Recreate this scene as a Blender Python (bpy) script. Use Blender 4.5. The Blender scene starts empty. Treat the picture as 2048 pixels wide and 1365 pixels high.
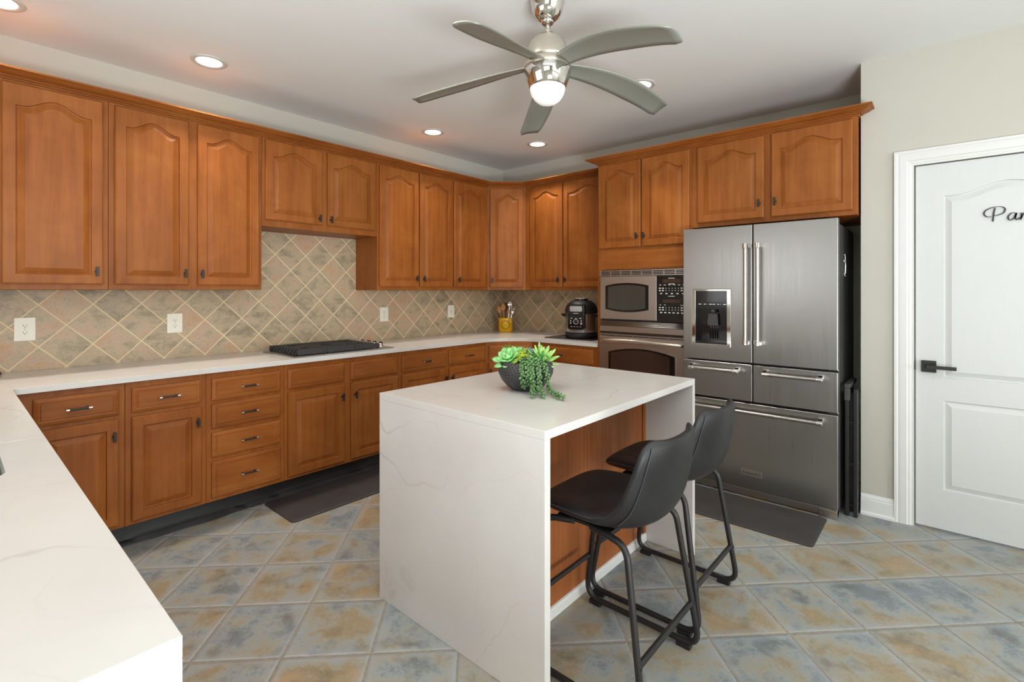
import bpy, bmesh, math, random
from mathutils import Vector, Matrix
from math import sin, cos, pi, radians, sqrt, hypot
rnd = random.Random(7)
S = bpy.context.scene
COL = S.collection
# ------------------------------------------------------------------ camera
CAM = Vector((-4.2847, -3.8767, 1.3637)); YAW = radians(41.1298)
cd = bpy.data.cameras.new('camera'); cam = bpy.data.objects.new('camera', cd); COL.objects.link(cam)
cam.location = CAM; cam.rotation_euler = (pi/2, 0, YAW - pi/2)
cd.sensor_width = 36; cd.lens = 991.6651/2048*36; cd.shift_y = -100.57/2048; cd.clip_start = .02
S.camera = cam
# ------------------------------------------------------------------ world, window and added fill light, exposure
w = bpy.data.worlds.new('sky'); S.world = w; w.use_nodes = True
w.node_tree.nodes['Background'].inputs[0].default_value = (.75, .86, 1, 1)
w.node_tree.nodes['Background'].inputs[1].default_value = 1.0
S.view_settings.view_transform = 'Standard'; S.view_settings.look = 'None'
S.view_settings.gamma = 1; S.view_settings.use_curve_mapping = False
S.view_settings.exposure = 0.09
def area(name, loc, rot, sx, sy, power, col):
    l = bpy.data.lights.new(name, 'AREA'); l.shape = 'RECTANGLE'; l.size = sx; l.size_y = sy; l.energy = power; l.color = col
    o = bpy.data.objects.new(name, l); COL.objects.link(o); o.location = loc; o.rotation_euler = rot
DAY = (.97, .985, 1.0)
area('rear_window_fill', (-4.6, -13.75, 1.5), (pi/2+radians(2), 0, 0), 7.5, 2.0, 390, DAY)  # soft fill added behind the camera at the unseen rear windows
area('side_window_light', (-11.3, -8.5, 1.5), (pi/2+radians(20), 0, -pi/2), 7.0, 2.0, 25, DAY)
area('sink_window_light', (-4.70, -2.0, 1.65), (pi/2+radians(20), 0, -pi/2), 1.4, .95, 8, DAY)
area('bounce_fill', (-4.8, -5.4, .45), (pi+radians(-5), 0, YAW-pi/2), 1.3, 1.0, 215, (.93, .97, 1))  # added upward fill bounced off the ceiling, not a lamp of the room
LAMP = 4.0
# ------------------------------------------------------------------ node helpers
def newmat(name):
    m = bpy.data.materials.new(name); m.use_nodes = True
    return m, m.node_tree, m.node_tree.nodes['Principled BSDF']
class NB:
    def __init__(s, nt): s.nt = nt
    def n(s, t, **k):
        x = s.nt.nodes.new(t)
        for a, b in k.items(): setattr(x, a, b)
        return x
    def set(s, sock, v):
        if isinstance(v, bpy.types.NodeSocket): s.nt.links.new(v, sock)
        else: sock.default_value = v
    def m(s, op, a, b=0.0, c=None):
        x = s.n('ShaderNodeMath', operation=op); s.set(x.inputs[0], a); s.set(x.inputs[1], b)
        if c is not None: s.set(x.inputs[2], c)
        return x.outputs[0]
    def pos(s):
        return s.n('ShaderNodeNewGeometry').outputs['Position']
    def obj(s): return s.n('ShaderNodeTexCoord').outputs['Object']
    def sep(s, v):
        x = s.n('ShaderNodeSeparateXYZ'); s.set(x.inputs[0], v); return x.outputs
    def comb(s, a, b, c):
        x = s.n('ShaderNodeCombineXYZ')
        for i, v in enumerate((a, b, c)): s.set(x.inputs[i], v)
        return x.outputs[0]
    def mapv(s, v, sc=(1, 1, 1), loc=(0, 0, 0), rot=(0, 0, 0)):
        x = s.n('ShaderNodeMapping'); s.set(x.inputs[0], v)
        x.inputs['Location'].default_value = loc; x.inputs['Rotation'].default_value = rot; x.inputs['Scale'].default_value = sc
        return x.outputs[0]
    def noise(s, v, sc, det=3, rough=.55, dist=0):
        x = s.n('ShaderNodeTexNoise'); s.set(x.inputs['Vector'], v)
        x.inputs['Scale'].default_value = sc; x.inputs['Detail'].default_value = det
        x.inputs['Roughness'].default_value = rough; x.inputs['Distortion'].default_value = dist
        return x.outputs[0]
    def ramp(s, f, stops):
        x = s.n('ShaderNodeValToRGB'); s.set(x.inputs[0], f); e = x.color_ramp.elements
        while len(e) < len(stops): e.new(.5)
        for q, (p, c) in zip(e, stops):
            q.position = p; q.color = (*c, 1) if len(c) == 3 else c
        return x.outputs[0]
    def mix(s, f, a, b, mode='MIX'):
        x = s.n('ShaderNodeMix', data_type='RGBA', blend_type=mode)
        s.set(x.inputs[0], f)
        for i, v in ((6, a), (7, b)):
            s.set(x.inputs[i], v if isinstance(v, bpy.types.NodeSocket) else ((*v, 1) if len(v) == 3 else v))
        return x.outputs[2]
    def bump(s, h, st, dist=.01):
        x = s.n('ShaderNodeBump'); s.set(x.inputs['Height'], h); x.inputs['Strength'].default_value = st; x.inputs['Distance'].default_value = dist
        return x.outputs[0]
    def rng(s, v, a, b, c=0., d=1.):
        x = s.n('ShaderNodeMapRange'); s.set(x.inputs[0], v)
        for i, q in enumerate((a, b, c, d)): x.inputs[i+1].default_value = q
        return x.outputs[0]
def srgb(r, g, b):
    f = lambda c: (c/255/12.92) if c/255 <= .04045 else ((c/255+.055)/1.055)**2.4
    return (f(r), f(g), f(b))
def plain(name, col, rough=.5, metal=0, nscale=0, namp=.08, bump=0, bscale=200, coat=0, spec=.5):
    m, nt, p = newmat(name); b = NB(nt)
    p.inputs['Roughness'].default_value = rough; p.inputs['Metallic'].default_value = metal
    p.inputs['Coat Weight'].default_value = coat; p.inputs['Specular IOR Level'].default_value = spec
    n = b.noise(b.obj(), nscale or 9, 3)
    lo = tuple(c*(1-namp) for c in col); hi = tuple(min(1, c*(1+namp)) for c in col)
    b.set(p.inputs['Base Color'], b.mix(b.rng(n, .3, .7), lo, hi))
    if bump: b.set(p.inputs['Normal'], b.bump(b.noise(b.obj(), bscale, 2), bump, .002))
    return m
def emis(name, col, st):
    m, nt, p = newmat(name)
    p.inputs['Base Color'].default_value = (.9, .9, .9, 1)
    p.inputs['Emission Color'].default_value = (*col, 1); p.inputs['Emission Strength'].default_value = st
    return m
def wood(name, sc, lo, mid, hi, rough=.42, blot=.5):
    m, nt, p = newmat(name); b = NB(nt); P = b.pos()
    oi = b.n('ShaderNodeObjectInfo').outputs['Random']
    off = b.n('ShaderNodeVectorMath', operation='ADD'); b.set(off.inputs[0], P)
    b.set(off.inputs[1], b.comb(b.m('MULTIPLY', oi, 3.), b.m('MULTIPLY', oi, 7.), b.m('MULTIPLY', oi, 5.)))
    V = off.outputs[0]
    fine = b.noise(b.mapv(V, sc), 1.0, 6, .65, .4)
    blotch = b.noise(b.mapv(V, tuple(max(c*.06, 1.6) for c in sc)), 1.6, 4, .6, .8)
    f = b.m('ADD', b.m('MULTIPLY', fine, 1-blot), b.m('MULTIPLY', blotch, blot))
    c = b.ramp(b.rng(f, .30, .70), [(0, lo), (.5, mid), (1, hi)])
    sv = b.rng(oi, 0, 1, .93, 1.06)
    hv = b.n('ShaderNodeHueSaturation'); b.set(hv.inputs['Color'], c); b.set(hv.inputs['Value'], sv)
    b.set(p.inputs['Base Color'], hv.outputs[0])
    p.inputs['Roughness'].default_value = rough; p.inputs['Specular IOR Level'].default_value = .22; p.inputs['Coat Weight'].default_value = .02; p.inputs['Coat Roughness'].default_value = .25
    b.set(p.inputs['Normal'], b.bump(fine, .05, .002))
    return m
WLO, WMI, WHI = srgb(124, 67, 24), srgb(151, 87, 36), srgb(168, 104, 48)
M = {}
M['wood'] = wood('maple_vertical', (26, 26, 1.6), WLO, WMI, WHI)
M['woodh'] = wood('maple_horizontal', (1.8, 1.8, 30), WLO, WMI, WHI)
M['panel'] = wood('veneer_panel', (110, 110, 1.2), srgb(128, 72, 38), srgb(158, 94, 52), srgb(176, 110, 64), .4, .25)
M['wall'] = plain('wall_paint', srgb(198, 196, 185), .85, nscale=3, namp=.012, bump=.05, bscale=300)
M['ceil'] = plain('ceiling_paint', srgb(236, 238, 236), .9, nscale=2, namp=.012)
M['trim'] = plain('white_trim', srgb(228, 228, 226), .35, namp=.01)
M['black'] = plain('black_metal', srgb(34, 33, 34), .42, 0, 20, .15)
M['rubber'] = plain('black_rubber', srgb(24, 24, 26), .5, 0, 14, .2, .25, 240)
M['mat'] = plain('black_foam_mat', srgb(56, 53, 53), .6, 0, 6, .15, .3, 300)
M['chrome'] = plain('chrome', (.78, .76, .73), .06, 1, 5, .02)
M['nickel'] = plain('satin_nickel', (.66, .60, .52), .28, 1, 5, .03)
M['blade'] = plain('blade_silver', srgb(150, 152, 142), .45, .35, 4, .05)
M['alum'] = plain('brushed_bar', (.50, .485, .455), .28, 1, 60, .06)
M['plastic'] = plain('white_plastic', srgb(240, 236, 220), .35, 0, 5, .01)
M['slot'] = plain('dark_slot', srgb(30, 28, 26), .6)
M['blackgloss'] = plain('black_gloss', srgb(18, 18, 20), .12, 0, 5, .1, coat=.3)
M['iron'] = plain('cast_iron', srgb(44, 43, 44), .55, 0, 40, .2, .3, 300)
M['darkside'] = plain('dark_grey_case', srgb(74, 74, 74), .45, .2, 30, .06)
M['bowl'] = None
M['yellow'] = plain('yellow_enamel', srgb(252, 190, 10), .3, 0, 5, .04, coat=.3)
M['spoon'] = wood('spoon_wood', (60, 60, 8), srgb(150, 98, 52), srgb(190, 136, 80), srgb(212, 164, 108), .55)
M['spoondark'] = wood('spoon_dark_wood', (60, 60, 8), srgb(84, 48, 26), srgb(112, 68, 38), srgb(134, 84, 50), .55)
M['leaf'] = plain('leaf_mint', srgb(150, 212, 134), .4, 0, 30, .25)
M['leaf2'] = plain('leaf_bright', srgb(166, 210, 120), .4, 0, 30, .3)
M['leafd'] = plain('leaf_deep', srgb(46, 140, 44), .4, 0, 30, .25)
M['sedum'] = plain('leaf_lime', srgb(166, 186, 44), .45, 0, 40, .25)
M['bead'] = plain('leaf_bead', srgb(98, 136, 84), .35, 0, 70, .5)
M['bluegrey'] = plain('leaf_blue_grey', srgb(120, 150, 140), .45, 0, 60, .2)
M['moss'] = plain('soil_moss', srgb(70, 84, 44), .9, 0, 50, .4)
M['ink'] = plain('black_vinyl', srgb(42, 40, 50), .5)
M['legend'] = plain('white_print', srgb(225, 225, 220), .5)
M['display'] = plain('amber_display', srgb(70, 48, 38), .2)
M['lamp'] = emis('lamp_lens', (1, .97, .9), 2.2)
M['dome'] = emis('opal_glass', (1, .98, .95), .25)
M['daylit'] = emis('daylight_pane', (.93, .97, 1), .5)
M['dglass'] = plain('smoked_window', srgb(66, 64, 58), .12, 0, 3, .1, coat=.2)
M['oglass'] = plain('oven_window', srgb(58, 44, 38), .1, 0, 3, .1, coat=.2)
M['seam'] = plain('stitched_seam', srgb(62, 64, 68), .5)
M['grey'] = plain('grey_plastic', srgb(150, 150, 148), .4)
M['ring'] = plain('lamp_ring', srgb(205, 202, 196), .4)
def steel(name, col, r0, r1, axis):
    m, nt, p = newmat(name); b = NB(nt)
    sc = (3, 3, 260) if axis == 'h' else (260, 260, 2)
    n = b.noise(b.mapv(b.pos(), sc), 1, 4, .6)
    b.set(p.inputs['Base Color'], b.mix(n, tuple(c*.93 for c in col), col))
    b.set(p.inputs['Roughness'], b.rng(n, .2, .8, r0, r1)); p.inputs['Metallic'].default_value = 1
    p.inputs['Anisotropic'].default_value = .5
    return m
M['steel'] = steel('stainless', (.37, .365, .35), .26, .38, 'v')
M['steelw'] = steel('stainless_warm', (.50, .455, .41), .26, .38, 'h')
M['sink'] = steel('sink_steel', (.22, .22, .21), .25, .35, 'h')
def quartz():
    m, nt, p = newmat('quartz'); b = NB(nt); P = b.pos()
    V = b.mapv(P, (1, 1, 1), (3.1, 1.7, .4), (.3, .5, .7))
    wrp = b.n('ShaderNodeTexNoise'); b.set(wrp.inputs['Vector'], V); wrp.inputs['Scale'].default_value = 6; wrp.inputs['Detail'].default_value = 4
    vm = b.n('ShaderNodeVectorMath', operation='MULTIPLY_ADD'); b.set(vm.inputs[0], wrp.outputs['Color']); vm.inputs[1].default_value = (.10, .10, .10); b.set(vm.inputs[2], V)
    n1 = b.noise(vm.outputs[0], 1.15, 1.5, .4)
    n2 = b.noise(b.mapv(vm.outputs[0], (1, 1, 1), (9, 4, 2), (1, .2, .5)), 1.5, 1, .4)
    mask = b.rng(b.noise(V, 2.2, 2), .42, .6)
    v1 = b.rng(b.m('ABSOLUTE', b.m('SUBTRACT', n1, .5)), .0, .0022, 1, 0)
    v2 = b.rng(b.m('ABSOLUTE', b.m('SUBTRACT', n2, .47)), .0, .002, 1, 0)
    cloud = b.noise(V, 2.5, 4)
    c = b.mix(b.rng(cloud, .35, .7), srgb(214, 211, 207), srgb(222, 220, 216))
    vein = b.m('MULTIPLY', b.m('MAXIMUM', v1, b.m('MULTIPLY', v2, .5)), b.m('ADD', b.m('MULTIPLY', mask, .28), .05))
    vc = b.mix(b.rng(b.noise(V, 3.7, 1), .45, .62), srgb(150, 146, 140), srgb(196, 160, 112))
    c = b.mix(vein, c, vc)
    b.set(p.inputs['Base Color'], c); p.inputs['Roughness'].default_value = .16; p.inputs['Specular IOR Level'].default_value = .45
    return m
M['quartz'] = quartz()
def tile_uv(b, a, c, a0, c0, sz):
    u = b.m('DIVIDE', b.m('SUBTRACT', b.m('MULTIPLY', b.m('SUBTRACT', a, c), .70710678), a0), sz)
    v = b.m('DIVIDE', b.m('SUBTRACT', b.m('MULTIPLY', b.m('ADD', a, c), .70710678), c0), sz)
    fu, fv = b.m('FRACT', u), b.m('FRACT', v)
    du = b.m('MINIMUM', fu, b.m('SUBTRACT', 1., fu)); dv = b.m('MINIMUM', fv, b.m('SUBTRACT', 1., fv))
    d = b.m('MINIMUM', du, dv)
    wn = b.n('ShaderNodeTexWhiteNoise', noise_dimensions='3D'); b.set(wn.inputs['Vector'], b.comb(b.m('FLOOR', u), b.m('FLOOR', v), .5))
    return u, v, d, wn.outputs['Value'], wn.outputs['Color']
def floor_mat():
    m, nt, p = newmat('slate_floor_tile'); b = NB(nt); x, y, z = b.sep(b.pos())[:3]
    u, v, d, r, rc = tile_uv(b, x, y, -1.0175, -3.552, .3265)
    edge_w = b.noise(b.comb(u, v, 0.), 22, 2)
    dd = b.m('ADD', d, b.m('MULTIPLY', b.m('SUBTRACT', edge_w, .5), .012))
    tile = b.rng(dd, .010, .017)
    sh = b.n('ShaderNodeVectorMath', operation='MULTIPLY_ADD'); b.set(sh.inputs[0], rc); sh.inputs[1].default_value = (17, 17, 17); b.set(sh.inputs[2], b.comb(u, v, 0.))
    V = sh.outputs[0]
    n1 = b.noise(V, 1.7, 6, .62, .25); n2 = b.noise(b.mapv(V, (1, 1, 1), (5, 8, 1)), 2.6, 6, .66, .2); n3 = b.noise(V, 24, 6, .72)
    n1 = b.m('ADD', .49, b.m('MULTIPLY', b.m('SUBTRACT', n1, .5), 1.25))
    tone = b.m('ADD', b.m('ADD', n1, b.m('MULTIPLY', b.m('SUBTRACT', r, .5), .20)), b.m('MULTIPLY', b.m('SUBTRACT', n3, .5), .46))
    c = b.ramp(tone, [(.28, srgb(122, 132, 137)), (.40, srgb(152, 158, 158)), (.50, srgb(160, 154, 138)), (.60, srgb(154, 139, 112)), (.70, srgb(166, 146, 117)), (.82, srgb(176, 148, 114))])
    dark = b.rng(n2, .52, .75); c = b.mix(b.m('MULTIPLY', dark, .8), c, srgb(98, 92, 76))
    rim = b.rng(b.m('ADD', d, b.m('MULTIPLY', b.m('SUBTRACT', n2, .5), .12)), .03, .13, 1, 0)
    c = b.mix(b.m('MULTIPLY', rim, .55), c, srgb(164, 170, 174))
    spk = b.rng(b.noise(V, 60, 2), .66, .72); c = b.mix(b.m('MULTIPLY', spk, .35), c, srgb(205, 198, 186))
    g = b.mix(b.rng(n3, .3, .7), srgb(126, 118, 104), srgb(164, 156, 142))
    b.set(p.inputs['Base Color'], b.mix(tile, g, c))
    b.set(p.inputs['Roughness'], b.mix(tile, (.85,)*3, (.36,)*3))
    h = b.m('ADD', b.m('MULTIPLY', b.rng(dd, .008, .04), 1.), b.m('MULTIPLY', n3, .4))
    b.set(p.inputs['Normal'], b.bump(h, .45, .006))
    return m
M['floor'] = floor_mat()
def splash_mat(name, ax, s0):
    m, nt, p = newmat(name); b = NB(nt); o = b.sep(b.pos()); s, z = o[ax], o[2]
    k = .70710678
    u, v, d, r, rc = tile_uv(b, s, z, (s0-1.283)*k, (s0+1.283)*k, .1695)
    tile = b.rng(d, .014, .026)
    sh = b.n('ShaderNodeVectorMath', operation='MULTIPLY_ADD'); b.set(sh.inputs[0], rc); sh.inputs[1].default_value = (13, 13, 13); b.set(sh.inputs[2], b.comb(s, z, 0.))
    V = sh.outputs[0]
    n1 = b.noise(b.mapv(V, (8, 12, 8)), 1, 7, .68, .3); n2 = b.noise(b.mapv(V, (12, 9, 9), (4, 2, 7)), 1, 5, .6, .5); n3 = b.noise(V, 110, 4, .7)
    tone = b.m('ADD', b.m('ADD', n1, b.m('MULTIPLY', b.m('SUBTRACT', r, .5), .13)), b.m('MULTIPLY', b.m('SUBTRACT', n3, .5), .55))
    c = b.ramp(tone, [(.24, srgb(132, 118, 96)), (.40, srgb(166, 151, 124)), (.52, srgb(192, 172, 142)), (.63, srgb(196, 160, 132)), (.76, srgb(194, 158, 104))])
    c = b.mix(b.m('MULTIPLY', b.rng(n2, .52, .7), .45), c, srgb(172, 161, 136))
    c = b.mix(b.m('MULTIPLY', b.rng(n3, .58, .70), .55), c, srgb(116, 92, 72))
    b.set(p.inputs['Base Color'], b.mix(tile, srgb(232, 212, 172), c))
    b.set(p.inputs['Roughness'], b.mix(tile, (.8,)*3, (.45,)*3))
    b.set(p.inputs['Normal'], b.bump(b.m('ADD', tile, b.m('MULTIPLY', n3, .2)), .3, .003))
    return m
M['splash_l'] = splash_mat('backsplash_tile_left', 0, -3.934)
M['splash_r'] = splash_mat('backsplash_tile_right', 1, -.407)
def leather():
    m, nt, p = newmat('black_leather'); b = NB(nt); V = b.obj()
    n = b.noise(V, 8, 4); vo = b.n('ShaderNodeTexVoronoi'); b.set(vo.inputs['Vector'], V); vo.inputs['Scale'].default_value = 220
    b.set(p.inputs['Base Color'], b.mix(b.rng(n, .35, .7), srgb(25, 25, 27), srgb(36, 36, 38)))
    b.set(p.inputs['Roughness'], b.rng(n, .3, .7, .38, .52))
    b.set(p.inputs['Normal'], b.bump(vo.outputs['Distance'], .12, .002))
    return m
M['leather'] = leather()
def bowl_mat():
    m, nt, p = newmat('carved_black_ceramic'); b = NB(nt); x, y, z = b.sep(b.obj())[:3]
    ang = b.m('ARCTAN2', y, x)
    rib = b.m('SINE', b.m('MULTIPLY', z, 620.))
    dots = b.m('MULTIPLY', b.m('SINE', b.m('MULTIPLY', ang, 44.)), b.m('SINE', b.m('MULTIPLY', z, 260.)))
    lines = b.m('SINE', b.m('ADD', b.m('MULTIPLY', ang, 60.), b.m('MULTIPLY', b.m('SINE', b.m('MULTIPLY', ang, 7.)), 6.)))
    up = b.rng(z, .088, .09); lo = b.rng(z, .048, .05, 1, 0)
    h = b.m('ADD', b.m('MULTIPLY', dots, up), b.m('ADD', b.m('MULTIPLY', lines, lo), b.m('MULTIPLY', rib, b.m('SUBTRACT', b.m('SUBTRACT', 1., up), lo))))
    b.set(p.inputs['Base Color'], b.mix(b.rng(h, -1, 1), srgb(40, 40, 42), srgb(66, 66, 68)))
    p.inputs['Roughness'].default_value = .5
    b.set(p.inputs['Normal'], b.bump(h, .5, .003))
    return m
M['bowl'] = bowl_mat()
def door_paint():
    m, nt, p = newmat('white_door_paint'); b = NB(nt)
    n = b.noise(b.mapv(b.pos(), (160, 160, 6)), 1, 4, .6, 1.0)
    b.set(p.inputs['Base Color'], b.mix(n, srgb(212, 214, 213), srgb(218, 220, 219))); p.inputs['Roughness'].default_value = .4
    b.set(p.inputs['Normal'], b.bump(n, .12, .002))
    return m
M['doorp'] = door_paint()
# ------------------------------------------------------------------ mesh helpers
def BM(): return bmesh.new()
def box(bm, x0, x1, y0, y1, z0, z1, mi=0):
    if x0 > x1: x0, x1 = x1, x0
    if y0 > y1: y0, y1 = y1, y0
    v = [bm.verts.new(p) for p in ((x0,y0,z0),(x1,y0,z0),(x1,y1,z0),(x0,y1,z0),(x0,y0,z1),(x1,y0,z1),(x1,y1,z1),(x0,y1,z1))]
    for f in ((0,3,2,1),(4,5,6,7),(0,1,5,4),(1,2,6,5),(2,3,7,6),(3,0,4,7)):
        q = bm.faces.new([v[i] for i in f]); q.material_index = mi
    return v
class FR:
    """a wall-aligned frame: u along the wall to the viewer's right, n out into the room"""
    def __init__(s, ox, oy, deg):
        a = radians(deg); s.o = Vector((ox, oy, 0)); s.U = Vector((cos(a), sin(a), 0)); s.N = Vector((sin(a), -cos(a), 0))
    def __call__(s, u, n, z): return s.o + s.U*u + s.N*n + Vector((0, 0, z))
L_ = FR(0, 0, 0); R_ = FR(0, 0, -90)
def fbox(bm, F, u0, u1, n0, n1, z0, z1, mi=0):
    v = [bm.verts.new(F(*p)) for p in ((u0,n0,z0),(u1,n0,z0),(u1,n1,z0),(u0,n1,z0),(u0,n0,z1),(u1,n0,z1),(u1,n1,z1),(u0,n1,z1))]
    for f in ((0,3,2,1),(4,5,6,7),(0,1,5,4),(1,2,6,5),(2,3,7,6),(3,0,4,7)):
        q = bm.faces.new([v[i] for i in f]); q.material_index = mi
def prism(bm, pts, z0, z1, mi=0, xf=None):
    """pts 2D polygon extruded from z0 to z1; xf maps (a, b, c) to a point"""
    xf = xf or (lambda a, b, c: (a, b, c))
    A = [bm.verts.new(xf(a, b, z0)) for a, b in pts]; B = [bm.verts.new(xf(a, b, z1)) for a, b in pts]
    n = len(pts); fs = [bm.faces.new(A[::-1]), bm.faces.new(B)]
    for i in range(n): fs.append(bm.faces.new((A[i], A[(i+1) % n], B[(i+1) % n], B[i])))
    for f in fs: f.material_index = mi
def cells(bm, us, vs, hole, n0, n1, xf, mi=0):
    """plate on a grid with holes; only outer and hole walls are made"""
    cache = {}
    def V(i, j, k):
        if (i, j, k) not in cache: cache[i, j, k] = bm.verts.new(xf(us[i], vs[j], (n0, n1)[k]))
        return cache[i, j, k]
    solid = lambda i, j: 0 <= i < len(us)-1 and 0 <= j < len(vs)-1 and not hole((us[i]+us[i+1])/2, (vs[j]+vs[j+1])/2)
    for i in range(len(us)-1):
        for j in range(len(vs)-1):
            if not solid(i, j): continue
            fs = [(V(i,j,1),V(i+1,j,1),V(i+1,j+1,1),V(i,j+1,1)), (V(i,j,0),V(i,j+1,0),V(i+1,j+1,0),V(i+1,j,0))]
            if not solid(i-1, j): fs.append((V(i,j,0),V(i,j,1),V(i,j+1,1),V(i,j+1,0)))
            if not solid(i+1, j): fs.append((V(i+1,j,0),V(i+1,j+1,0),V(i+1,j+1,1),V(i+1,j,1)))
            if not solid(i, j-1): fs.append((V(i,j,0),V(i+1,j,0),V(i+1,j,1),V(i,j,1)))
            if not solid(i, j+1): fs.append((V(i,j+1,0),V(i,j+1,1),V(i+1,j+1,1),V(i+1,j+1,0)))
            for f in fs: bm.faces.new(f).material_index = mi
def catmull(pts, k=6):
    P = [Vector(p) for p in pts]; out = []
    for i in range(len(P)-1):
        a, b, c, d = P[max(i-1, 0)], P[i], P[i+1], P[min(i+2, len(P)-1)]
        for j in range(k):
            t = j/k
            out.append(.5*((2*b) + (c-a)*t + (2*a-5*b+4*c-d)*t*t + (3*b-a-3*c+d)*t**3))
    out.append(P[-1]); return out
def fillet(pts, r, k=6):
    P = [Vector(p) for p in pts]; out = [P[0]]
    for i in range(1, len(P)-1):
        a, b, c = P[i-1], P[i], P[i+1]; d1, d2 = (a-b).normalized(), (c-b).normalized()
        ang = d1.angle(d2); rr = min(r/math.tan(ang/2), (a-b).length*.48, (c-b).length*.48)
        p, q = b+d1*rr, b+d2*rr
        for j in range(k+1):
            t = j/k; out.append((1-t)**2*p + 2*t*(1-t)*b + t*t*q)
    out.append(P[-1]); return out
def tube(bm, pts, r, seg=10, mi=0, caps=True):
    P = [Vector(p) for p in pts]; rs = r if isinstance(r, (list, tuple)) else [r]*len(P)
    up = Vector((0, 0, 1)); rings = []; prev = None
    for i, p in enumerate(P):
        t = (P[min(i+1, len(P)-1)] - P[max(i-1, 0)]).normalized()
        if prev is None:
            a = t.cross(up if abs(t.z) < .95 else Vector((1, 0, 0))).normalized()
        else:
            a = (prev - t*prev.dot(t)).normalized()
        prev = a; b_ = t.cross(a)
        rings.append([bm.verts.new(p + (a*cos(2*pi*k/seg) + b_*sin(2*pi*k/seg))*rs[i]) for k in range(seg)])
    for A, B in zip(rings, rings[1:]):
        for k in range(seg):
            f = bm.faces.new((A[k], A[(k+1) % seg], B[(k+1) % seg], B[k])); f.material_index = mi; f.smooth = True
    if caps:
        bm.faces.new(rings[0][::-1]).material_index = mi; bm.faces.new(rings[-1]).material_index = mi
def lathe(bm, prof, seg=32, c=(0, 0, 0), mi=0, xf=None):
    """prof (r, z) from bottom to top"""
    xf = xf or (lambda p: p); rings = []
    for r, z in prof:
        if r < 1e-6: rings.append([bm.verts.new(xf(Vector((c[0], c[1], c[2]+z))))])
        else: rings.append([bm.verts.new(xf(Vector((c[0]+r*cos(2*pi*k/seg), c[1]+r*sin(2*pi*k/seg), c[2]+z)))) for k in range(seg)])
    for A, B in zip(rings, rings[1:]):
        for k in range(seg):
            k2 = (k+1) % seg
            if len(A) == 1 and len(B) == 1: continue
            f = bm.faces.new((A[0], B[k2], B[k])) if len(A) == 1 else bm.faces.new((A[k], A[k2], B[0])) if len(B) == 1 else bm.faces.new((A[k], A[k2], B[k2], B[k]))
            f.material_index = mi; f.smooth = True
def sweep(bm, path, prof, mi=0):
    """profile (outward offset, z) along a 2D path with mitred corners; outward is to the right of travel"""
    P = [Vector(p) for p in path]; n = len(P); rings = []
    for i in range(n):
        d0 = (P[i]-P[i-1]).normalized() if i else (P[1]-P[0]).normalized()
        d1 = (P[i+1]-P[i]).normalized() if i < n-1 else d0
        n0, n1 = Vector((d0.y, -d0.x)), Vector((d1.y, -d1.x))
        m_ = (n0+n1).normalized(); m_ = m_/max(.2, m_.dot(n0))
        rings.append([bm.verts.new((P[i].x+m_.x*o, P[i].y+m_.y*o, z)) for o, z in prof])
    k = len(prof)
    for A, B in zip(rings, rings[1:]):
        for j in range(k): bm.faces.new((A[j], A[(j+1) % k], B[(j+1) % k], B[j])).material_index = mi
    bm.faces.new(rings[0]); bm.faces.new(rings[-1][::-1])
def wloc(o):
    v = Vector((0, 0, 0))
    while o is not None: v = v + o.location; o = o.parent
    return v
def build(bm, name, mats, parent=None, label=None, cat=None, group=None, kind=None, bev=0, seg=2, smooth=None, sub=0, solid=None, at=None):
    bmesh.ops.recalc_face_normals(bm, faces=bm.faces[:])
    org = wloc(parent) if parent is not None else Vector(at or (0, 0, 0))
    if org.length: bmesh.ops.translate(bm, verts=bm.verts[:], vec=-org)
    me = bpy.data.meshes.new(name); bm.to_mesh(me); bm.free()
    if not isinstance(mats, (list, tuple)): mats = [mats]
    for m_ in mats: me.materials.append(M[m_])
    if smooth is not None:
        for p in me.polygons: p.use_smooth = True
        if smooth < 180:
            me.set_sharp_from_angle(angle=radians(smooth))
    o = bpy.data.objects.new(name, me); COL.objects.link(o)
    if parent is not None: o.parent = parent
    else: o.location = org
    if solid:
        q = o.modifiers.new('solid', 'SOLIDIFY'); q.thickness = solid[0]; q.offset = solid[1]
    if bev:
        q = o.modifiers.new('bevel', 'BEVEL'); q.width = bev; q.segments = seg; q.limit_method = 'ANGLE'; q.angle_limit = radians(40)
    if sub:
        q = o.modifiers.new('sub', 'SUBSURF'); q.levels = sub; q.render_levels = sub
    tag(o, label, cat, group, kind); return o
def tag(o, label=None, cat=None, group=None, kind=None):
    for k, v in (('label', label), ('category', cat), ('group', group), ('kind', kind)):
        if v: o[k] = v
    return o
def thing(name, label, cat, loc, group=None):
    o = bpy.data.objects.new(name, None); COL.objects.link(o); o.location = loc; o.empty_display_size = .05
    return tag(o, label, cat, group)
def copy_tree(o, parent=None, loc=None, label=None):
    c = o.copy(); COL.objects.link(c)
    if parent is not None: c.parent = parent
    if loc is not None: c.location = loc
    if label: c['label'] = label
    for ch in list(o.children): copy_tree(ch, c)
    return c
def text_mesh(body, size, extrude=.0004):
    cu = bpy.data.curves.new('lettering', 'FONT'); cu.body = body; cu.size = size; cu.extrude = extrude; cu.align_x = 'CENTER'; cu.align_y = 'CENTER'
    o = bpy.data.objects.new('lettering', cu); COL.objects.link(o)
    dg = bpy.context.evaluated_depsgraph_get(); me = bpy.data.meshes.new_from_object(o.evaluated_get(dg))
    bpy.data.objects.remove(o); bm = BM(); bm.from_mesh(me); bpy.data.meshes.remove(me); return bm
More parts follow.
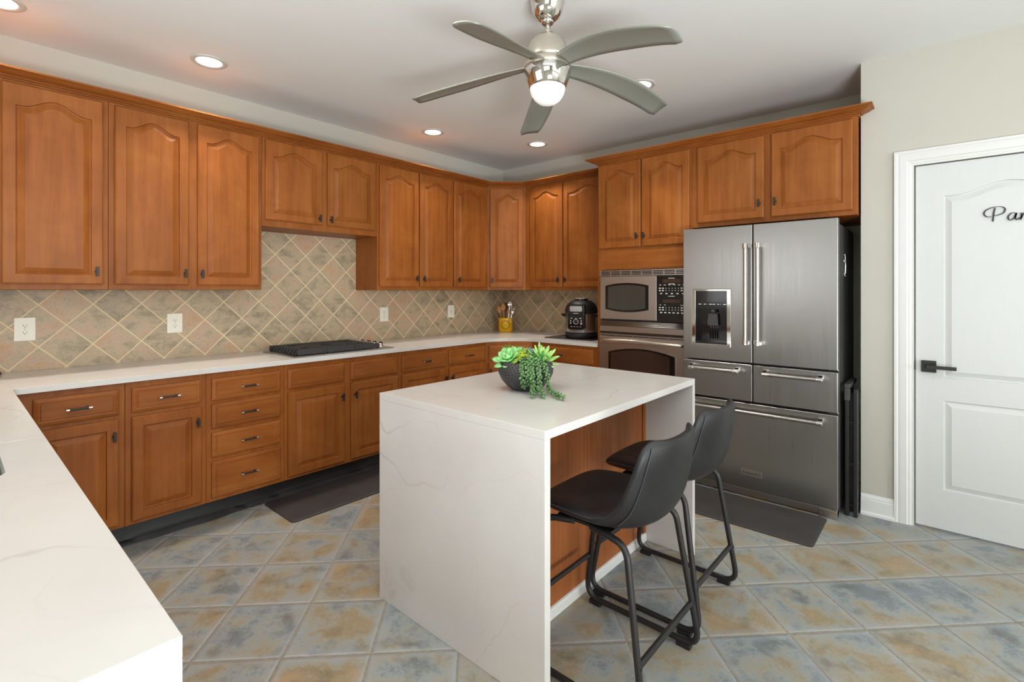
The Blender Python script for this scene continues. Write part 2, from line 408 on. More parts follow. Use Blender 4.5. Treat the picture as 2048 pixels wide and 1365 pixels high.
# ------------------------------------------------------------------ the room
CZ = 2.762; XW = -4.76; PX = -.577; PY = -3.487
def struct(bm, name, mat, **k): return build(bm, name, mat, kind='structure', **k)
bm = BM(); box(bm, -11.6, .12, -14.1, .12, -.08, 0); struct(bm, 'floor', 'floor')
bm = BM(); box(bm, -11.6, .12, -14.1, .12, CZ, CZ+.1); struct(bm, 'ceiling', 'ceil')
bm = BM(); box(bm, XW-.12, .12, 0, .12, 0, CZ); struct(bm, 'wall_left', 'wall')
bm = BM(); box(bm, 0, .12, PY-.01, -.0005, 0, CZ); struct(bm, 'wall_right', 'wall')
# pantry wall with a door opening
bm = BM()
cells(bm, [-14.0, -4.52, -3.742, PY], [0, 2.092, CZ], lambda a, c: -4.52 < a < -3.742 and c < 2.092, PX, PX+.11, lambda u, v, n: (n, u, v))
box(bm, PX+.11, -.0005, PY-.1, PY, 0, CZ); struct(bm, 'wall_pantry', 'wall')
# sink wall with a window, then the wider room behind the camera
bm = BM()
cells(bm, [-3.3, -2.75, -1.25, -.0005], [0, 1.12, 2.2, CZ], lambda a, c: -2.75 < a < -1.25 and 1.12 < c < 2.2, XW-.12, XW, lambda u, v, n: (n, u, v))
box(bm, -11.5, XW-.12, -3.3, -3.18, 0, CZ); struct(bm, 'wall_sink', 'wall')
bm = BM()
cells(bm, [-11.5, -8.3, -5.0, -4.2, -.9, -.5], [0, .45, 2.4, CZ], lambda a, c: (-8.3 < a < -5.0 or -4.2 < a < -.9) and .45 < c < 2.4, -13.98, -13.88, lambda u, v, n: (u, n, v))
struct(bm, 'wall_rear', 'wall')
bm = BM()
cells(bm, [-14.0, -12.2, -4.8, -3.18], [0, .45, 2.4, CZ], lambda a, c: -12.2 < a < -4.8 and .45 < c < 2.4, -11.6, -11.5, lambda u, v, n: (n, u, v))
struct(bm, 'wall_side', 'wall')
def window(name, a0, a1, z0, z1, xf, nx):
    bm = BM(); fw_ = .05
    us = [a0, a0+fw_]; k = nx
    step = (a1-a0-fw_)/k
    for i in range(1, k): us += [a0+step*i, a0+step*i+fw_]
    us += [a1-fw_, a1]; zm = (z0+z1)/2
    vs = [z0, z0+fw_, zm-.02, zm+.02, z1-fw_, z1]
    def hole(a, c):
        i = max(q for q in range(len(us)) if us[q] <= a); j = max(q for q in range(len(vs)) if vs[q] <= c)
        return i % 2 == 1 and j % 2 == 1
    cells(bm, us, vs, hole, -.03, .03, xf)
    o = struct(bm, name, 'trim')
    bm = BM(); cells(bm, [a0+.02, a1-.02], [z0+.02, z1-.02], lambda a, c: False, .045, .05, xf)
    build(bm, 'daylit_pane', 'daylit', o)
window('window_1', -2.75, -1.25, 1.12, 2.2, lambda u, v, n: (XW-.06-n, u, v), 2)
window('window_2', -8.3, -5.0, .45, 2.4, lambda u, v, n: (u, -13.93-n, v), 3)
window('window_3', -4.2, -.9, .45, 2.4, lambda u, v, n: (u, -13.93-n, v), 3)
window('window_4', -12.2, -4.8, .45, 2.4, lambda u, v, n: (-11.55-n, u, v), 6)
# backsplash
bm = BM()
cells(bm, [XW+.001, -2.844, -1.918, -.0085], [.9145, 1.3685, 1.808], lambda a, c: c > 1.3685 and not (-2.844 < a < -1.918), 0.0005, .008, lambda u, v, n: (u, -n, v))
struct(bm, 'wall_tile_left', 'splash_l')
bm = BM(); box(bm, -.008, -.0005, -1.655, -.0005, .9145, 1.3685); struct(bm, 'wall_tile_right', 'splash_r')
# baseboard and door casing on the pantry wall
bm = BM()
prof = [(-.0, 0), (.026, 0), (.026, .012), (.018, .024), (.016, .092), (.013, .098), (.013, .106), (.008, .116), (.004, .124), (0, .124)]
sweep(bm, [(PX+.012, PY), (PX-.0005, PY), (PX-.0005, -3.651)], [(o, z) for o, z in prof]) if False else None
prism(bm, [(PX-.0005-o, z) for o, z in prof], -3.650, PY-.001, xf=lambda a, b, c: (a, c, b))
struct(bm, 'baseboard_pantry', 'trim')
bm = BM()
def casing_prof(): return [(0, 0), (.020, 0), (.020, .012), (.016, .018), (.018, .03), (.018, .058), (.013, .064), (.013, .072), (.009, .080), (.009, .088), (0, .088)]
# profile: (thickness out of the wall, distance in from the outer edge)
y0, y1, zt = -3.650, -4.612, 2.179
rings = []
for corner in range(4):
    ring = []
    for t_, d_ in casing_prof():
        p = [(PX-.0005-t_, y0-d_, 0), (PX-.0005-t_, y0-d_, zt-d_), (PX-.0005-t_, y1+d_, zt-d_), (PX-.0005-t_, y1+d_, 0)][corner]
        ring.append(bm.verts.new(p))
    rings.append(ring)
for A, B in zip(rings, rings[1:]):
    for j in range(len(A)): bm.faces.new((A[j], A[(j+1) % len(A)], B[(j+1) % len(A)], B[j]))
bm.faces.new(rings[0]); bm.faces.new(rings[-1][::-1])
struct(bm, 'trim_1', 'trim')
bm = BM(); box(bm, PX+.046, PX+.108, -3.7425, -3.7465, 0, 2.09); box(bm, PX+.046, PX+.108, -4.5195, -4.5155, 0, 2.09); box(bm, PX+.046, PX+.108, -4.5155, -3.7465, 2.0865, 2.0915)
struct(bm, 'trim_2', 'trim')
# ------------------------------------------------------------------ panelled doors and drawer fronts
def loop_pts(u0, u1, v0, v1, arch, K):
    """BL, BR, TR, K arch points right to left, TL"""
    P = [(u0, v0), (u1, v0), (u1, v1)]
    for i in range(1, K):
        s = 1-i/K; t = abs(2*s-1); h = .5*(1+cos(pi*min(t/.86, 1)))
        P.append((u0+(u1-u0)*s, v1+arch*h))
    P.append((u0, v1)); return P
def panel_mesh(bm, F, u0, u1, z0, z1, n0, t, panels, outer_ease=.006):
    """a slab door from n0 to n0+t with raised panels [(u0,u1,z0,z1,arch)] stacked bottom to top"""
    K = 24
    def ring(pts, n): return [bm.verts.new(F(a, n, b)) for a, b in pts]
    def bridge(A, B):
        k = len(A)
        for j in range(k): bm.faces.new((A[j], A[(j+1) % k], B[(j+1) % k], B[j]))
    e = outer_ease
    # split the slab horizontally between the panels, one band per panel
    cuts = [z0]
    for a, b in zip(panels, panels[1:]): cuts.append((a[3]+b[2])/2)
    cuts.append(z1)
    for i, (pu0, pu1, pz0, pz1, arch) in enumerate(panels):
        b0, b1 = cuts[i], cuts[i+1]; e0 = e if i == 0 else 0; e1 = e if i == len(panels)-1 else 0
        Bk = ring(loop_pts(u0, u1, b0, b1, 0, K), n0)
        O1 = ring(loop_pts(u0, u1, b0, b1, 0, K), n0+t-e*.8)
        O2 = ring(loop_pts(u0+e, u1-e, b0+e0, b1-e1, 0, K), n0+t)
        I0 = ring(loop_pts(pu0, pu1, pz0, pz1, arch, K), n0+t)
        d = .0035; I1 = ring(loop_pts(pu0+d, pu1-d, pz0+d, pz1-d, arch, K), n0+t-.0105)
        d = .0075; I2 = ring(loop_pts(pu0+d, pu1-d, pz0+d, pz1-d, arch, K), n0+t-.0115)
        d = .033; I3 = ring(loop_pts(pu0+d, pu1-d, pz0+d, pz1-d, arch*.97, K), n0+t-.0015)
        d = .035; I4 = ring(loop_pts(pu0+d, pu1-d, pz0+d, pz1-d, arch*.97, K), n0+t-.0005)
        for A, B in ((Bk, O1), (O1, O2), (O2, I0), (I0, I1), (I1, I2), (I2, I3), (I3, I4)): bridge(A, B)
        bm.faces.new(I4)
    bk = [bm.verts.new(F(*p)) for p in ((u0, n0, z0), (u1, n0, z0), (u1, n0, z1), (u0, n0, z1))]; bm.faces.new(bk)
    bmesh.ops.remove_doubles(bm, verts=bm.verts[:], dist=1e-6)
def door(F, parent, u0, u1, z0, z1, nf, arch, knob=None, st=.05, name='door', mat='wood', t=.02):
    bm = BM(); top = .110 if arch else .052
    panel_mesh(bm, F, u0, u1, z0, z1, nf+.0005, t, [(u0+st, u1-st, z0+.048, z1-top, arch)])
    o = build(bm, name, mat, parent)
    if knob:
        ku, kz = knob; bm = BM()
        tube(bm, [F(ku, nf+t-.001, kz), F(ku, nf+t+.006, kz)], .008, 12)
        tube(bm, [F(ku, nf+t+.004, kz), F(ku, nf+t+.024, kz)], .0045, 10)
        fbox(bm, F, ku-.0065, ku+.0065, nf+t+.020, nf+t+.031, kz-.026, kz+.026)
        build(bm, 'knob', 'black', o, bev=.002)
    return o
def drawer(F, parent, u0, u1, z0, z1, nf, pull=True, name='drawer', t=.02):
    bm = BM(); K = 4
    def ring(d, n): return [bm.verts.new(F(a, n, b)) for a, b in ((u0+d, z0+d), (u1-d, z0+d), (u1-d, z1-d), (u0+d, z1-d))]
    R = [ring(0, nf+.0005), ring(0, nf+t*.55), ring(.004, nf+t*.68), ring(.017, nf+t*.86), ring(.022, nf+t*.80), ring(.0245, nf+t*.80), ring(.027, nf+t), ring(.03, nf+t)]
    bm.faces.new(R[0][::-1])
    for A, B in zip(R, R[1:]):
        for j in range(4): bm.faces.new((A[j], A[(j+1) % 4], B[(j+1) % 4], B[j]))
    bm.faces.new(R[-1])
    o = build(bm, name, 'woodh', parent)
    if pull:
        bm = BM(); c = (u0+u1)/2; z = (z0+z1)/2; hl = .049
        tube(bm, [F(c-hl+.011, nf+t+.026, z), F(c+hl-.011, nf+t+.026, z)], .0052, 12, 0)
        for s in (-1, 1):
            tube(bm, [F(c+s*hl, nf+t+.026, z), F(c+s*(hl-.013), nf+t+.026, z)], .0066, 12, 1)
            tube(bm, [F(c+s*(hl-.016), nf+t-.001, z), F(c+s*(hl-.016), nf+t+.022, z)], .0045, 10, 0)
        build(bm, 'handle', ['black', 'chrome'], o, smooth=40)
    return o
g = .0008
ZB, ZT = 1.370, 2.462
def upper(F, u0, u1, z0, depth, doors, label, name='upper_cabinet', group='maple upper cabinets', cat='cabinet'):
    """doors: (u0, u1, knob u) with arched tops"""
    c = F((u0+u1)/2, depth/2, z0); t = thing(name, label, cat, c, group)
    bm = BM(); th = .018
    fbox(bm, F, u0+g, u1-g, .0005, depth, z0, ZT)
    build(bm, 'cabinet_body', 'wood', t, bev=.0015)
    for d0, d1, k in doors:
        door(F, t, d0, d1, z0+(.030 if z0 < 1.5 else .046), 2.414, depth, .05, (k, z0+(.100 if z0 < 1.5 else .092)) if k is not None else None)
    return t
UD = .33
upper(L_, XW+.002, -4.118, ZB, UD, [(-4.70, -4.14, None)], 'tall maple upper cabinet at the far left edge, mostly outside the picture')
upper(L_, -4.118, -3.677, ZB, UD, [(-4.098, -3.702, -3.731)], 'leftmost fully visible maple upper cabinet, one arched door with the knob at its lower right')
upper(L_, -3.677, -2.846, ZB, UD, [(-3.651, -3.287, -3.309), (-3.238, -2.868, -3.217)], 'tall double-door maple upper cabinet just left of the cooktop')
upper(L_, -2.846, -1.925, 1.812, UD, [(-2.825, -2.413, -2.438), (-2.369, -1.952, -2.347)], 'short double-door maple upper cabinet hung over the cooktop')
upper(L_, -1.925, -1.092, ZB, UD, [(-1.908, -1.506, -1.537), (-1.488, -1.100, -1.455)], 'tall double-door maple upper cabinet just right of the cooktop')
upper(L_, -1.092, -.612, ZB, UD, [(-1.079, -.655, -1.03)], 'narrow single-door maple upper cabinet left of the angled corner cabinet')
# angled corner unit
DG = FR(-.61, -.33, -45)
t = thing('upper_cabinet', 'angled maple corner upper cabinet facing the camera above the yellow utensil crock', 'cabinet', (-.3, -.3, ZB), 'maple upper cabinets')
bm = BM(); prism(bm, [(-.611, -.0005), (-.611, -.33), (-.33, -.611), (-.0005, -.611), (-.0005, -.0005)], ZB, ZT); build(bm, 'cabinet_body', 'wood', t, bev=.0015)
door(DG, t, .028, .368, 1.40, 2.414, 0.0, .05, (.052, 1.47))
upper(R_, .612, 1.656, ZB, UD, [(.678, 1.083, 1.045), (1.095, 1.64, 1.128)], 'double-door maple upper cabinet above the pressure cooker')
# crown mouldings
def crown_prof(): return [(.0005, 2.428), (.004, 2.428), (.010, 2.430), (.012, 2.434), (.010, 2.438), (.016, 2.4385), (.020, 2.4375), (.024, 2.4405), (.024, 2.444), (.034, 2.446), (.050, 2.4515), (.064, 2.4595), (.070, 2.463), (.076, 2.4635), (.079, 2.467), (.079, 2.474), (.0005, 2.474)]
bm = BM(); sweep(bm, [(XW+.003, -.331), (-.6104, -.331), (-.331, -.6104), (-.331, -1.570)], crown_prof())
build(bm, 'crown_molding', 'woodh', None, 'long maple crown molding over the wall cabinets, turning at the angled corner', 'molding', at=(-2.5, -.33, 2.43))
TX = .635
bm = BM(); sweep(bm, [(-.42, -1.6572), (-TX-.001, -1.6572), (-TX-.001, -3.4765), (PX-.004, -3.4765)], crown_prof())
build(bm, 'crown_molding', 'woodh', None, 'deeper maple crown molding over the oven cabinet and refrigerator', 'molding', at=(-.63, -2.5, 2.43))
# ------------------------------------------------------------------ base cabinets
BZ0, BZ1, BD = .122, .8835, .63
def base(F, u0, u1, label, fronts, n0=.0005):
    t = thing('base_cabinet', label, 'cabinet', F((u0+u1)/2, BD/2, BZ0), 'maple base cabinets')
    bm = BM(); fbox(bm, F, u0+g, u1-g, n0, BD, BZ0, BZ1); fbox(bm, F, u0+g, u1-g, n0, BD-.09, .0005, BZ0)
    build(bm, 'cabinet_body', 'wood', t, bev=.0015)
    for f in fronts:
        if f[0] == 'd': drawer(F, t, *f[1:5], BD, f[5])
        elif f[0] == 'f': drawer(F, t, *f[1:5], BD, False, 'false_drawer_front')
        else: door(F, t, *f[1:5], BD, 0, (f[5], f[4]-.085))
    return t
DZ0, DZ1, OZ0, OZ1 = .717, .849, .144, .696
base(L_, -4.079, -3.660, 'leftmost maple base cabinet beside the sink counter, one drawer over one door', [('d', -4.010, -3.685, DZ0, DZ1, 1), ('o', -4.010, -3.687, OZ0, OZ1, -3.709)])
base(L_, -3.660, -3.280, 'narrow maple base cabinet left of the four-drawer stack, one drawer over one door', [('d', -3.633, -3.306, DZ0, DZ1, 1), ('o', -3.633, -3.306, OZ0, OZ1, -3.330)])
base(L_, -3.280, -2.827, 'maple base cabinet with a stack of four drawers', [('d', -3.254, -2.852, a, b, 1) for a, b in ((.718, .847), (.552, .698), (.383, .517+.012), (.146, .357))])
base(L_, -2.827, -1.926, 'maple base cabinet under the cooktop with two plain false drawer fronts over two doors', [('f', -2.806, -2.400, DZ0, DZ1), ('f', -2.350, -1.943, DZ0, DZ1), ('o', -2.806, -2.400, OZ0, OZ1, -2.424), ('o', -2.350, -1.943, OZ0, OZ1, -2.322)])
base(L_, -1.926, -.945, 'maple base cabinet right of the cooktop, two drawers over two doors', [('d', -1.903, -1.436, DZ0, DZ1, 1), ('d', -1.408, -.955, DZ0, DZ1, 1), ('o', -1.903, -1.436, OZ0, OZ1, -1.460), ('o', -1.408, -.955, OZ0, OZ1, -1.384)])
# angled corner base unit
t = thing('base_cabinet', 'angled maple corner base cabinet behind the succulent planter', 'cabinet', (-.4, -.4, BZ0), 'maple base cabinets')
bm = BM(); q = .9445
pg = [(-q, -.0005), (-q, -BD), (-BD, -q), (-.0005, -q), (-.0005, -.0005)]
prism(bm, pg, BZ0, BZ1); prism(bm, [(-q, -.0005), (-q, -BD+.09), (-BD+.09, -q), (-.0005, -q), (-.0005, -.0005)], .0005, BZ0); build(bm, 'cabinet_body', 'wood', t, bev=.0015)
DB = FR(-q, -BD, -45); wl = (q-BD)*sqrt(2)
drawer(DB, t, .03, wl-.03, DZ0, DZ1, 0, True); door(DB, t, .03, wl-.03, OZ0, OZ1, 0, 0, (.052, OZ1-.085))
base(R_, .9455, 1.6565, 'maple base cabinet under the pressure cooker with one wide drawer', [('d', .975, 1.617, DZ0+.010, DZ1+.005, 1), ('o', .975, 1.29, OZ0, OZ1, 1.266), ('o', 1.302, 1.617, OZ0, OZ1, 1.326)])
# base cabinets under the sink, facing the island
SK = FR(-4.105-BD, 0, 90)
SK = FR(XW+.0005, 0, 90)
sd = -4.103-XW
t = thing('base_cabinet', 'maple sink base cabinet under the near left counter', 'cabinet', (-4.4, -1.9, .12), 'maple base cabinets')
bm = BM()
for a, b, c, d in ((-3.09, -.64, sd-.02, sd), (-3.09, -3.07, .01, sd-.02), (-.66, -.64, .01, sd-.02)): fbox(bm, SK, a, b, c, d, BZ0, BZ1)
fbox(bm, SK, -3.09, -.64, sd-.12, sd-.09, .0005, BZ0); fbox(bm, SK, -3.09, -.64, .01, sd-.02, BZ0, BZ0+.018)
build(bm, 'cabinet_body', 'wood', t)
for i in range(4):
    a = -3.06+i*.60; door(SK, t, a, a+.57, OZ0, DZ1, sd, 0, (a+(.545 if i % 2 == 0 else .025), .76))
# black vinyl kick strip with a loose lower lip
bm = BM()
def kick(F, u0, u1, n):
    N_ = 60; rows = []
    for i in range(N_+1):
        u = u0+(u1-u0)*i/N_; wv = .006*sin(u*9)+.005*sin(u*23+1)
        rows.append([bm.verts.new(F(u, a, z)) for a, z in ((n-.004, .118), (n+.004, .118), (n+.008, .05), (n+.016+wv*.4, .022), (n+.050+wv, .006), (n+.052+wv, .0012), (n-.004, .0012))])
    for A, B in zip(rows, rows[1:]):
        for j in range(7): bm.faces.new((A[j], A[(j+1) % 7], B[(j+1) % 7], B[j]))
    bm.faces.new(rows[0][::-1]); bm.faces.new(rows[-1])
kick(L_, -4.06, -.96, BD-.085)
build(bm, 'toe_kick', 'rubber', None, 'black vinyl toe kick strip with a curling lip along the left run of base cabinets', 'toe kick', at=(-2.6, -.55, 0), smooth=50)
# ------------------------------------------------------------------ countertops
CT0, CT1, CF = .8845, .914, .668
PEX, PEY = -4.080, -3.128
t = thing('countertop', 'white quartz countertop wrapping from the sink side along the cooktop wall to the oven cabinet', 'countertop', (-2.4, -.33, CT0))
bm = BM()
arc = lambda cx, cy, r, a0, a1, k=8: [(cx+r*cos(radians(a0+(a1-a0)*i/k)), cy+r*sin(radians(a0+(a1-a0)*i/k))) for i in range(k+1)]
sx0, sx1, sy0, sy1, sr = -4.60, -4.185, -2.165, -1.40, .05
W0 = XW+.001; ym = -1.78
right_c = [(-.945+.0, -CF)]
crv = [( -.99+ .342*(t_**1), 0) for t_ in ()]
def qb(a, b, c, k=10): return [((1-i/k)**2*a[0]+2*(i/k)*(1-i/k)*b[0]+(i/k)**2*c[0], (1-i/k)**2*a[1]+2*(i/k)*(1-i/k)*b[1]+(i/k)**2*c[1]) for i in range(k+1)]
corner = qb((-1.02, -CF), (-.80, -.68), (-.655, -.90))
main = [(-.009, -.009), (W0, -.009), (W0, ym), (sx0, ym)] + [(sx0, sy1-sr)] + arc(sx0+sr, sy1-sr, sr, 180, 90)[1:] + arc(sx1-sr, sy1-sr, sr, 90, 0) + [(sx1, ym), (PEX, ym)] + arc(PEX+.025, -CF-.025, .025, 180, 90) + corner + [(-.648, -.96), (-.648, -1.656), (-.009, -1.656)]
prism(bm, main, CT0, CT1)
low = [(W0, ym), (W0, PEY), (PEX, PEY), (PEX, ym), (sx1, ym), (sx1, sy0+sr)] + arc(sx1-sr, sy0+sr, sr, 0, -90)[1:] + arc(sx0+sr, sy0+sr, sr, -90, -180) + [(sx0, ym)]
prism(bm, low, CT0, CT1)
build(bm, 'counter_slab', 'quartz', t, bev=.0012)
bm = BM(); box(bm, W0, PEX, PEY, PEY+.03, .0005, CT0-.0002); build(bm, 'waterfall_panel', 'quartz', t, bev=.0015)
# undermount sink
t = thing('kitchen_sink', 'stainless undermount sink cut into the near left counter', 'sink', (-4.39, -1.78, .70))
bm = BM()
def rr(d, k=6):
    a0, a1, b0, b1, r = sx0-d, sx1+d, sy0-d, sy1+d, sr+d
    return arc(a1-r, b1-r, r, 0, 90, k)+arc(a0+r, b1-r, r, 90, 180, k)+arc(a0+r, b0+r, r, 180, 270, k)+arc(a1-r, b0+r, r, 270, 360, k)
rings = [[bm.verts.new((x, y, z)) for x, y in rr(d)] for d, z in ((.02, .8815), (.004, .8815), (.0, .879), (-.008, .72), (-.03, .695), (-.2, .69))]
for A, B in zip(rings, rings[1:]):
    for j in range(len(A)): bm.faces.new((A[j], A[(j+1) % len(A)], B[(j+1) % len(A)], B[j]))
bm.faces.new(rings[-1]); build(bm, 'sink_bowl', 'sink', t, smooth=50)
bm = BM(); lathe(bm, [(.0, .692), (.03, .692), (.04, .694), (.042, .690)], 24, (-4.39, -1.78, 0)); build(bm, 'drain', 'chrome', t)
# dark object peeking in at the counter's far left
t = thing('serving_tray', 'flat black tray on the far left of the counter under the left outlet', 'tray', (-4.2, -.1, CT1))
bm = BM(); prism(bm, [(-4.36, -.03), (-4.36, -.25), (-4.16, -.20), (-4.085, -.085), (-4.082, -.065), (-4.095, -.045)], CT1+.0005, CT1+.016); build(bm, 'tray_body', 'blackgloss', t, bev=.003)
# ------------------------------------------------------------------ oven tower and fridge surround
U0, U1, U2 = 1.6585, 2.461, 3.476
t = thing('oven_cabinet', 'tall maple oven cabinet holding the microwave and wall oven', 'cabinet', (-.3, -2.06, .12))
bm = BM()
cells(bm, [U0, 1.692, 2.440, U1], [.0005, .30, 1.012, 1.026, 1.538, ZT], lambda a, c: 1.692 < a < 2.440 and (.30 < c < 1.012 or 1.026 < c < 1.538), TX-.02, TX, lambda u, v, n: R_(u, n, v))
fbox(bm, R_, U0, U0+.018, .0005, TX-.02, .0005, ZT); fbox(bm, R_, U1-.018, U1, .0005, TX-.02, .0005, ZT)
for z in (.28, 1.0135, 1.540, ZT-.02): fbox(bm, R_, U0+.018, U1-.018, .0005, TX-.02, z, z+.011)
build(bm, 'cabinet_body', 'wood', t, bev=.001)
bm = BM(); fbox(bm, R_, 1.692, 2.446, TX+.0005, TX+.004, 1.552, 1.700); build(bm, 'filler_panel', 'woodh', t)
door(R_, t, 1.672, 2.056, 1.716, 2.414, TX, .05, (2.030, 1.80)); door(R_, t, 2.066, 2.448, 1.716, 2.414, TX, .05, (2.092, 1.80))
drawer(R_, t, 1.69, 2.44, .135, .275, TX)
t = thing('upper_cabinet', 'wide double-door maple cabinet above the refrigerator', 'cabinet', (-.3, -2.97, 1.83), 'maple upper cabinets')
bm = BM(); fbox(bm, R_, U1+.002, U2, .0005, TX, 1.828, ZT); build(bm, 'cabinet_body', 'wood', t, bev=.0015)
door(R_, t, 2.507, 2.956, 1.858, 2.414, TX, .05, (2.930, 1.955)); door(R_, t, 3.002, 3.453, 1.858, 2.414, TX, .05, (3.028, 1.955))
# ------------------------------------------------------------------ microwave
NF = TX+.0005
def arch_poly(u0, u1, z0, z1, top, bot, k=14):
    P = []
    for i in range(k+1):
        s = i/k; P.append((u0+(u1-u0)*s, z0-bot*(1-(2*s-1)**2)))
    for i in range(k+1):
        s = 1-i/k; P.append((u0+(u1-u0)*s, z1+top*(1-(2*s-1)**2)))
    return P
def fprism(bm, F, pts, n0, n1, mi=0): prism(bm, pts, n0, n1, mi, xf=lambda a, b, c: F(a, c, b))
m0, m1 = 1.686, 2.446
t = thing('microwave', 'built-in stainless microwave with black keypad above the wall oven', 'microwave', R_(2.06, .3, 1.03))
bm = BM(); fbox(bm, R_, 1.70, 2.432, .05, TX-.022, 1.03, 1.530); build(bm, 'housing', 'darkside', t)
bm = BM()
us = [m0]; 
for i in range(8): us += [m0+.014+i*.0925, m0+.014+i*.0925+.084]
us.append(m1); vs = [1.484, 1.492, 1.499, 1.504, 1.511, 1.516, 1.523, 1.532]
cells(bm, us, vs, lambda a, c: any(us[1+2*i] < a < us[2+2*i] for i in range(8)) and any(p < c < q for p, q in ((1.492, 1.499), (1.504, 1.511), (1.516, 1.523))), NF, NF+.016, lambda u, v, n: R_(u, n, v))
build(bm, 'top_vent', 'steelw', t)
bm = BM(); fbox(bm, R_, m0+.004, m1-.004, NF+.001, NF+.004, 1.486, 1.530); build(bm, 'vent_shadow', 'slot', t)
bm = BM(); fprism(bm, R_, [(m0+.008, 1.130), (2.196, 1.130), (2.196, 1.480), (m0+.008, 1.480)], NF, NF+.024); dr = build(bm, 'door', 'steelw', t, bev=.003)
bm = BM(); fprism(bm, R_, arch_poly(1.745, 2.130, 1.212, 1.405, .022, .022), NF+.022, NF+.0262); wn = build(bm, 'window_rim', 'blackgloss', dr, bev=.001)
bm = BM(); fprism(bm, R_, arch_poly(1.772, 2.103, 1.224, 1.393, .018, .018), NF+.0258, NF+.0272); build(bm, 'window_glass', 'dglass', dr)
bm = BM(); fprism(bm, R_, [(2.202, 1.122), (2.432, 1.122), (2.432, 1.480), (2.202, 1.480)], NF, NF+.022); kp = build(bm, 'control_panel', 'blackgloss', t, bev=.002)
bm = BM()
for a, b in ((1.425, 1.452), (1.272, 1.297)): bm = BM(); fbox(bm, R_, 2.245, 2.385, NF+.0215, NF+.0226, a, b); build(bm, 'display', 'display', kp)
bm = BM()
def mark(u, z, w_, h): fbox(bm, R_, u-w_/2, u+w_/2, NF+.0215, NF+.0226, z-h/2, z+h/2)
for zz, k, w_ in ((1.408, 6, .018), (1.255, 2, .012)):
    for i in range(k): mark(2.225+i*.037, zz, w_, .004)
for zz in (1.383, 1.365, 1.235, 1.217):
    for i in (0, 1, 7, 8): mark(2.222+i*.0245, zz, .015, .008)
    for i in range(2, 7): mark(2.222+i*.0245, zz, .005, .006)
for i in range(5): mark(2.232+i*.043, 1.342, .016, .008)
for i in range(6): mark(2.232+i*.033, 1.196, .016, .008)
for zz in (1.459, 1.416, 1.322): mark(2.315, zz, .05, .004)
mark(2.405, 1.255, .045, .003)
build(bm, 'key_legend', 'legend', kp)
bm = BM(); fbox(bm, R_, m0, m1, NF, NF+.014, 1.028, 1.072)
for i in range(4): tube(bm, [R_(m0, NF+.008, 1.079+i*.0105), R_(m1, NF+.008, 1.079+i*.0105)], .0045, 8)
build(bm, 'lower_trim', 'steelw', t)
bm = BM(); fbox(bm, R_, m0+.004, m1-.004, NF+.001, NF+.005, 1.073, 1.118); build(bm, 'vent_shadow', 'slot', t)
# ------------------------------------------------------------------ wall oven
t = thing('wall_oven', 'built-in stainless wall oven with bowed handle under the microwave', 'oven', R_(2.06, .3, .30))
bm = BM(); fbox(bm, R_, 1.70, 2.432, .05, TX-.022, .305, 1.0); build(bm, 'housing', 'darkside', t)
bm = BM(); us = [m0]
for i in range(5): us += [m0+.008+i*.149, m0+.008+i*.149+.142]
us.append(m1)
cells(bm, us, [.986, .993, .999, 1.008], lambda a, c: .993 < c < .999 and any(us[1+2*i] < a < us[2+2*i] for i in range(5)), NF, NF+.02, lambda u, v, n: R_(u, n, v)); build(bm, 'vent_strip', 'steelw', t)
bm = BM(); fbox(bm, R_, m0, m1, NF, NF+.006, .988, 1.022); build(bm, 'vent_shadow', 'slot', t)
bm = BM(); fbox(bm, R_, m0, m1, NF, NF+.026, .315, .984); dr = build(bm, 'door', 'steelw', t, bev=.004)
bm = BM(); fprism(bm, R_, arch_poly(1.768, 2.352, .47, .868, .042, 0), NF+.024, NF+.0285); build(bm, 'window_rim', 'alum', dr)
bm = BM(); fprism(bm, R_, arch_poly(1.776, 2.344, .478, .861, .041, 0), NF+.027, NF+.030); build(bm, 'window_frame', 'blackgloss', dr)
bm = BM(); fprism(bm, R_, arch_poly(1.80, 2.305, .50, .852, .036, 0), NF+.0296, NF+.0312); build(bm, 'window_glass', 'oglass', dr)
bm = BM(); P = [R_(1.70+(2.43-1.70)*i/20, NF+.024+.050*sin(pi*i/20)**.45 if 0 < i < 20 else NF+.024, .948+.014*sin(pi*i/20)) for i in range(21)]
tube(bm, P, [.012+.003*sin(pi*i/20) for i in range(21)], 14); build(bm, 'handle', 'nickel', dr, smooth=180)
# ------------------------------------------------------------------ refrigerator
FX = .81; f0, fm, f1 = 2.4665, 2.929, 3.400
t = thing('refrigerator', 'tall stainless five-door refrigerator with an ice dispenser', 'refrigerator', R_(2.93, .45, 0))
bm = BM(); fbox(bm, R_, f0+.006, f1-.006, .10, FX-.078, .03, 1.772); fbox(bm, R_, f0+.05, f1-.05, .12, FX-.09, .0005, .03); build(bm, 'case', 'darkside', t, bev=.003)
for z, h in ((1.786, .03), (.888, .02), (.628, .02)): bm = BM(); fbox(bm, R_, f1-.06, f1-.004, FX-.077, FX-.055 if z > 1.7 else FX-.064, z-h/2, z+h/2); build(bm, 'hinge', 'alum', t, bev=.003)
bm = BM(); fbox(bm, R_, f0+.004, f1-.004, FX-.065, FX-.015, .012, .056); fbox(bm, R_, f1-.10, f1-.004, FX-.07, FX-.004, .0008, .052); fbox(bm, R_, f0+.004, f0+.08, FX-.07, FX-.004, .0008, .052); build(bm, 'base_grille', 'steelw', t, bev=.003)
bm = BM(); fbox(bm, R_, f0+.08, f1-.10, FX-.12, FX-.066, .004, .05); build(bm, 'kick_shadow', 'slot', t)
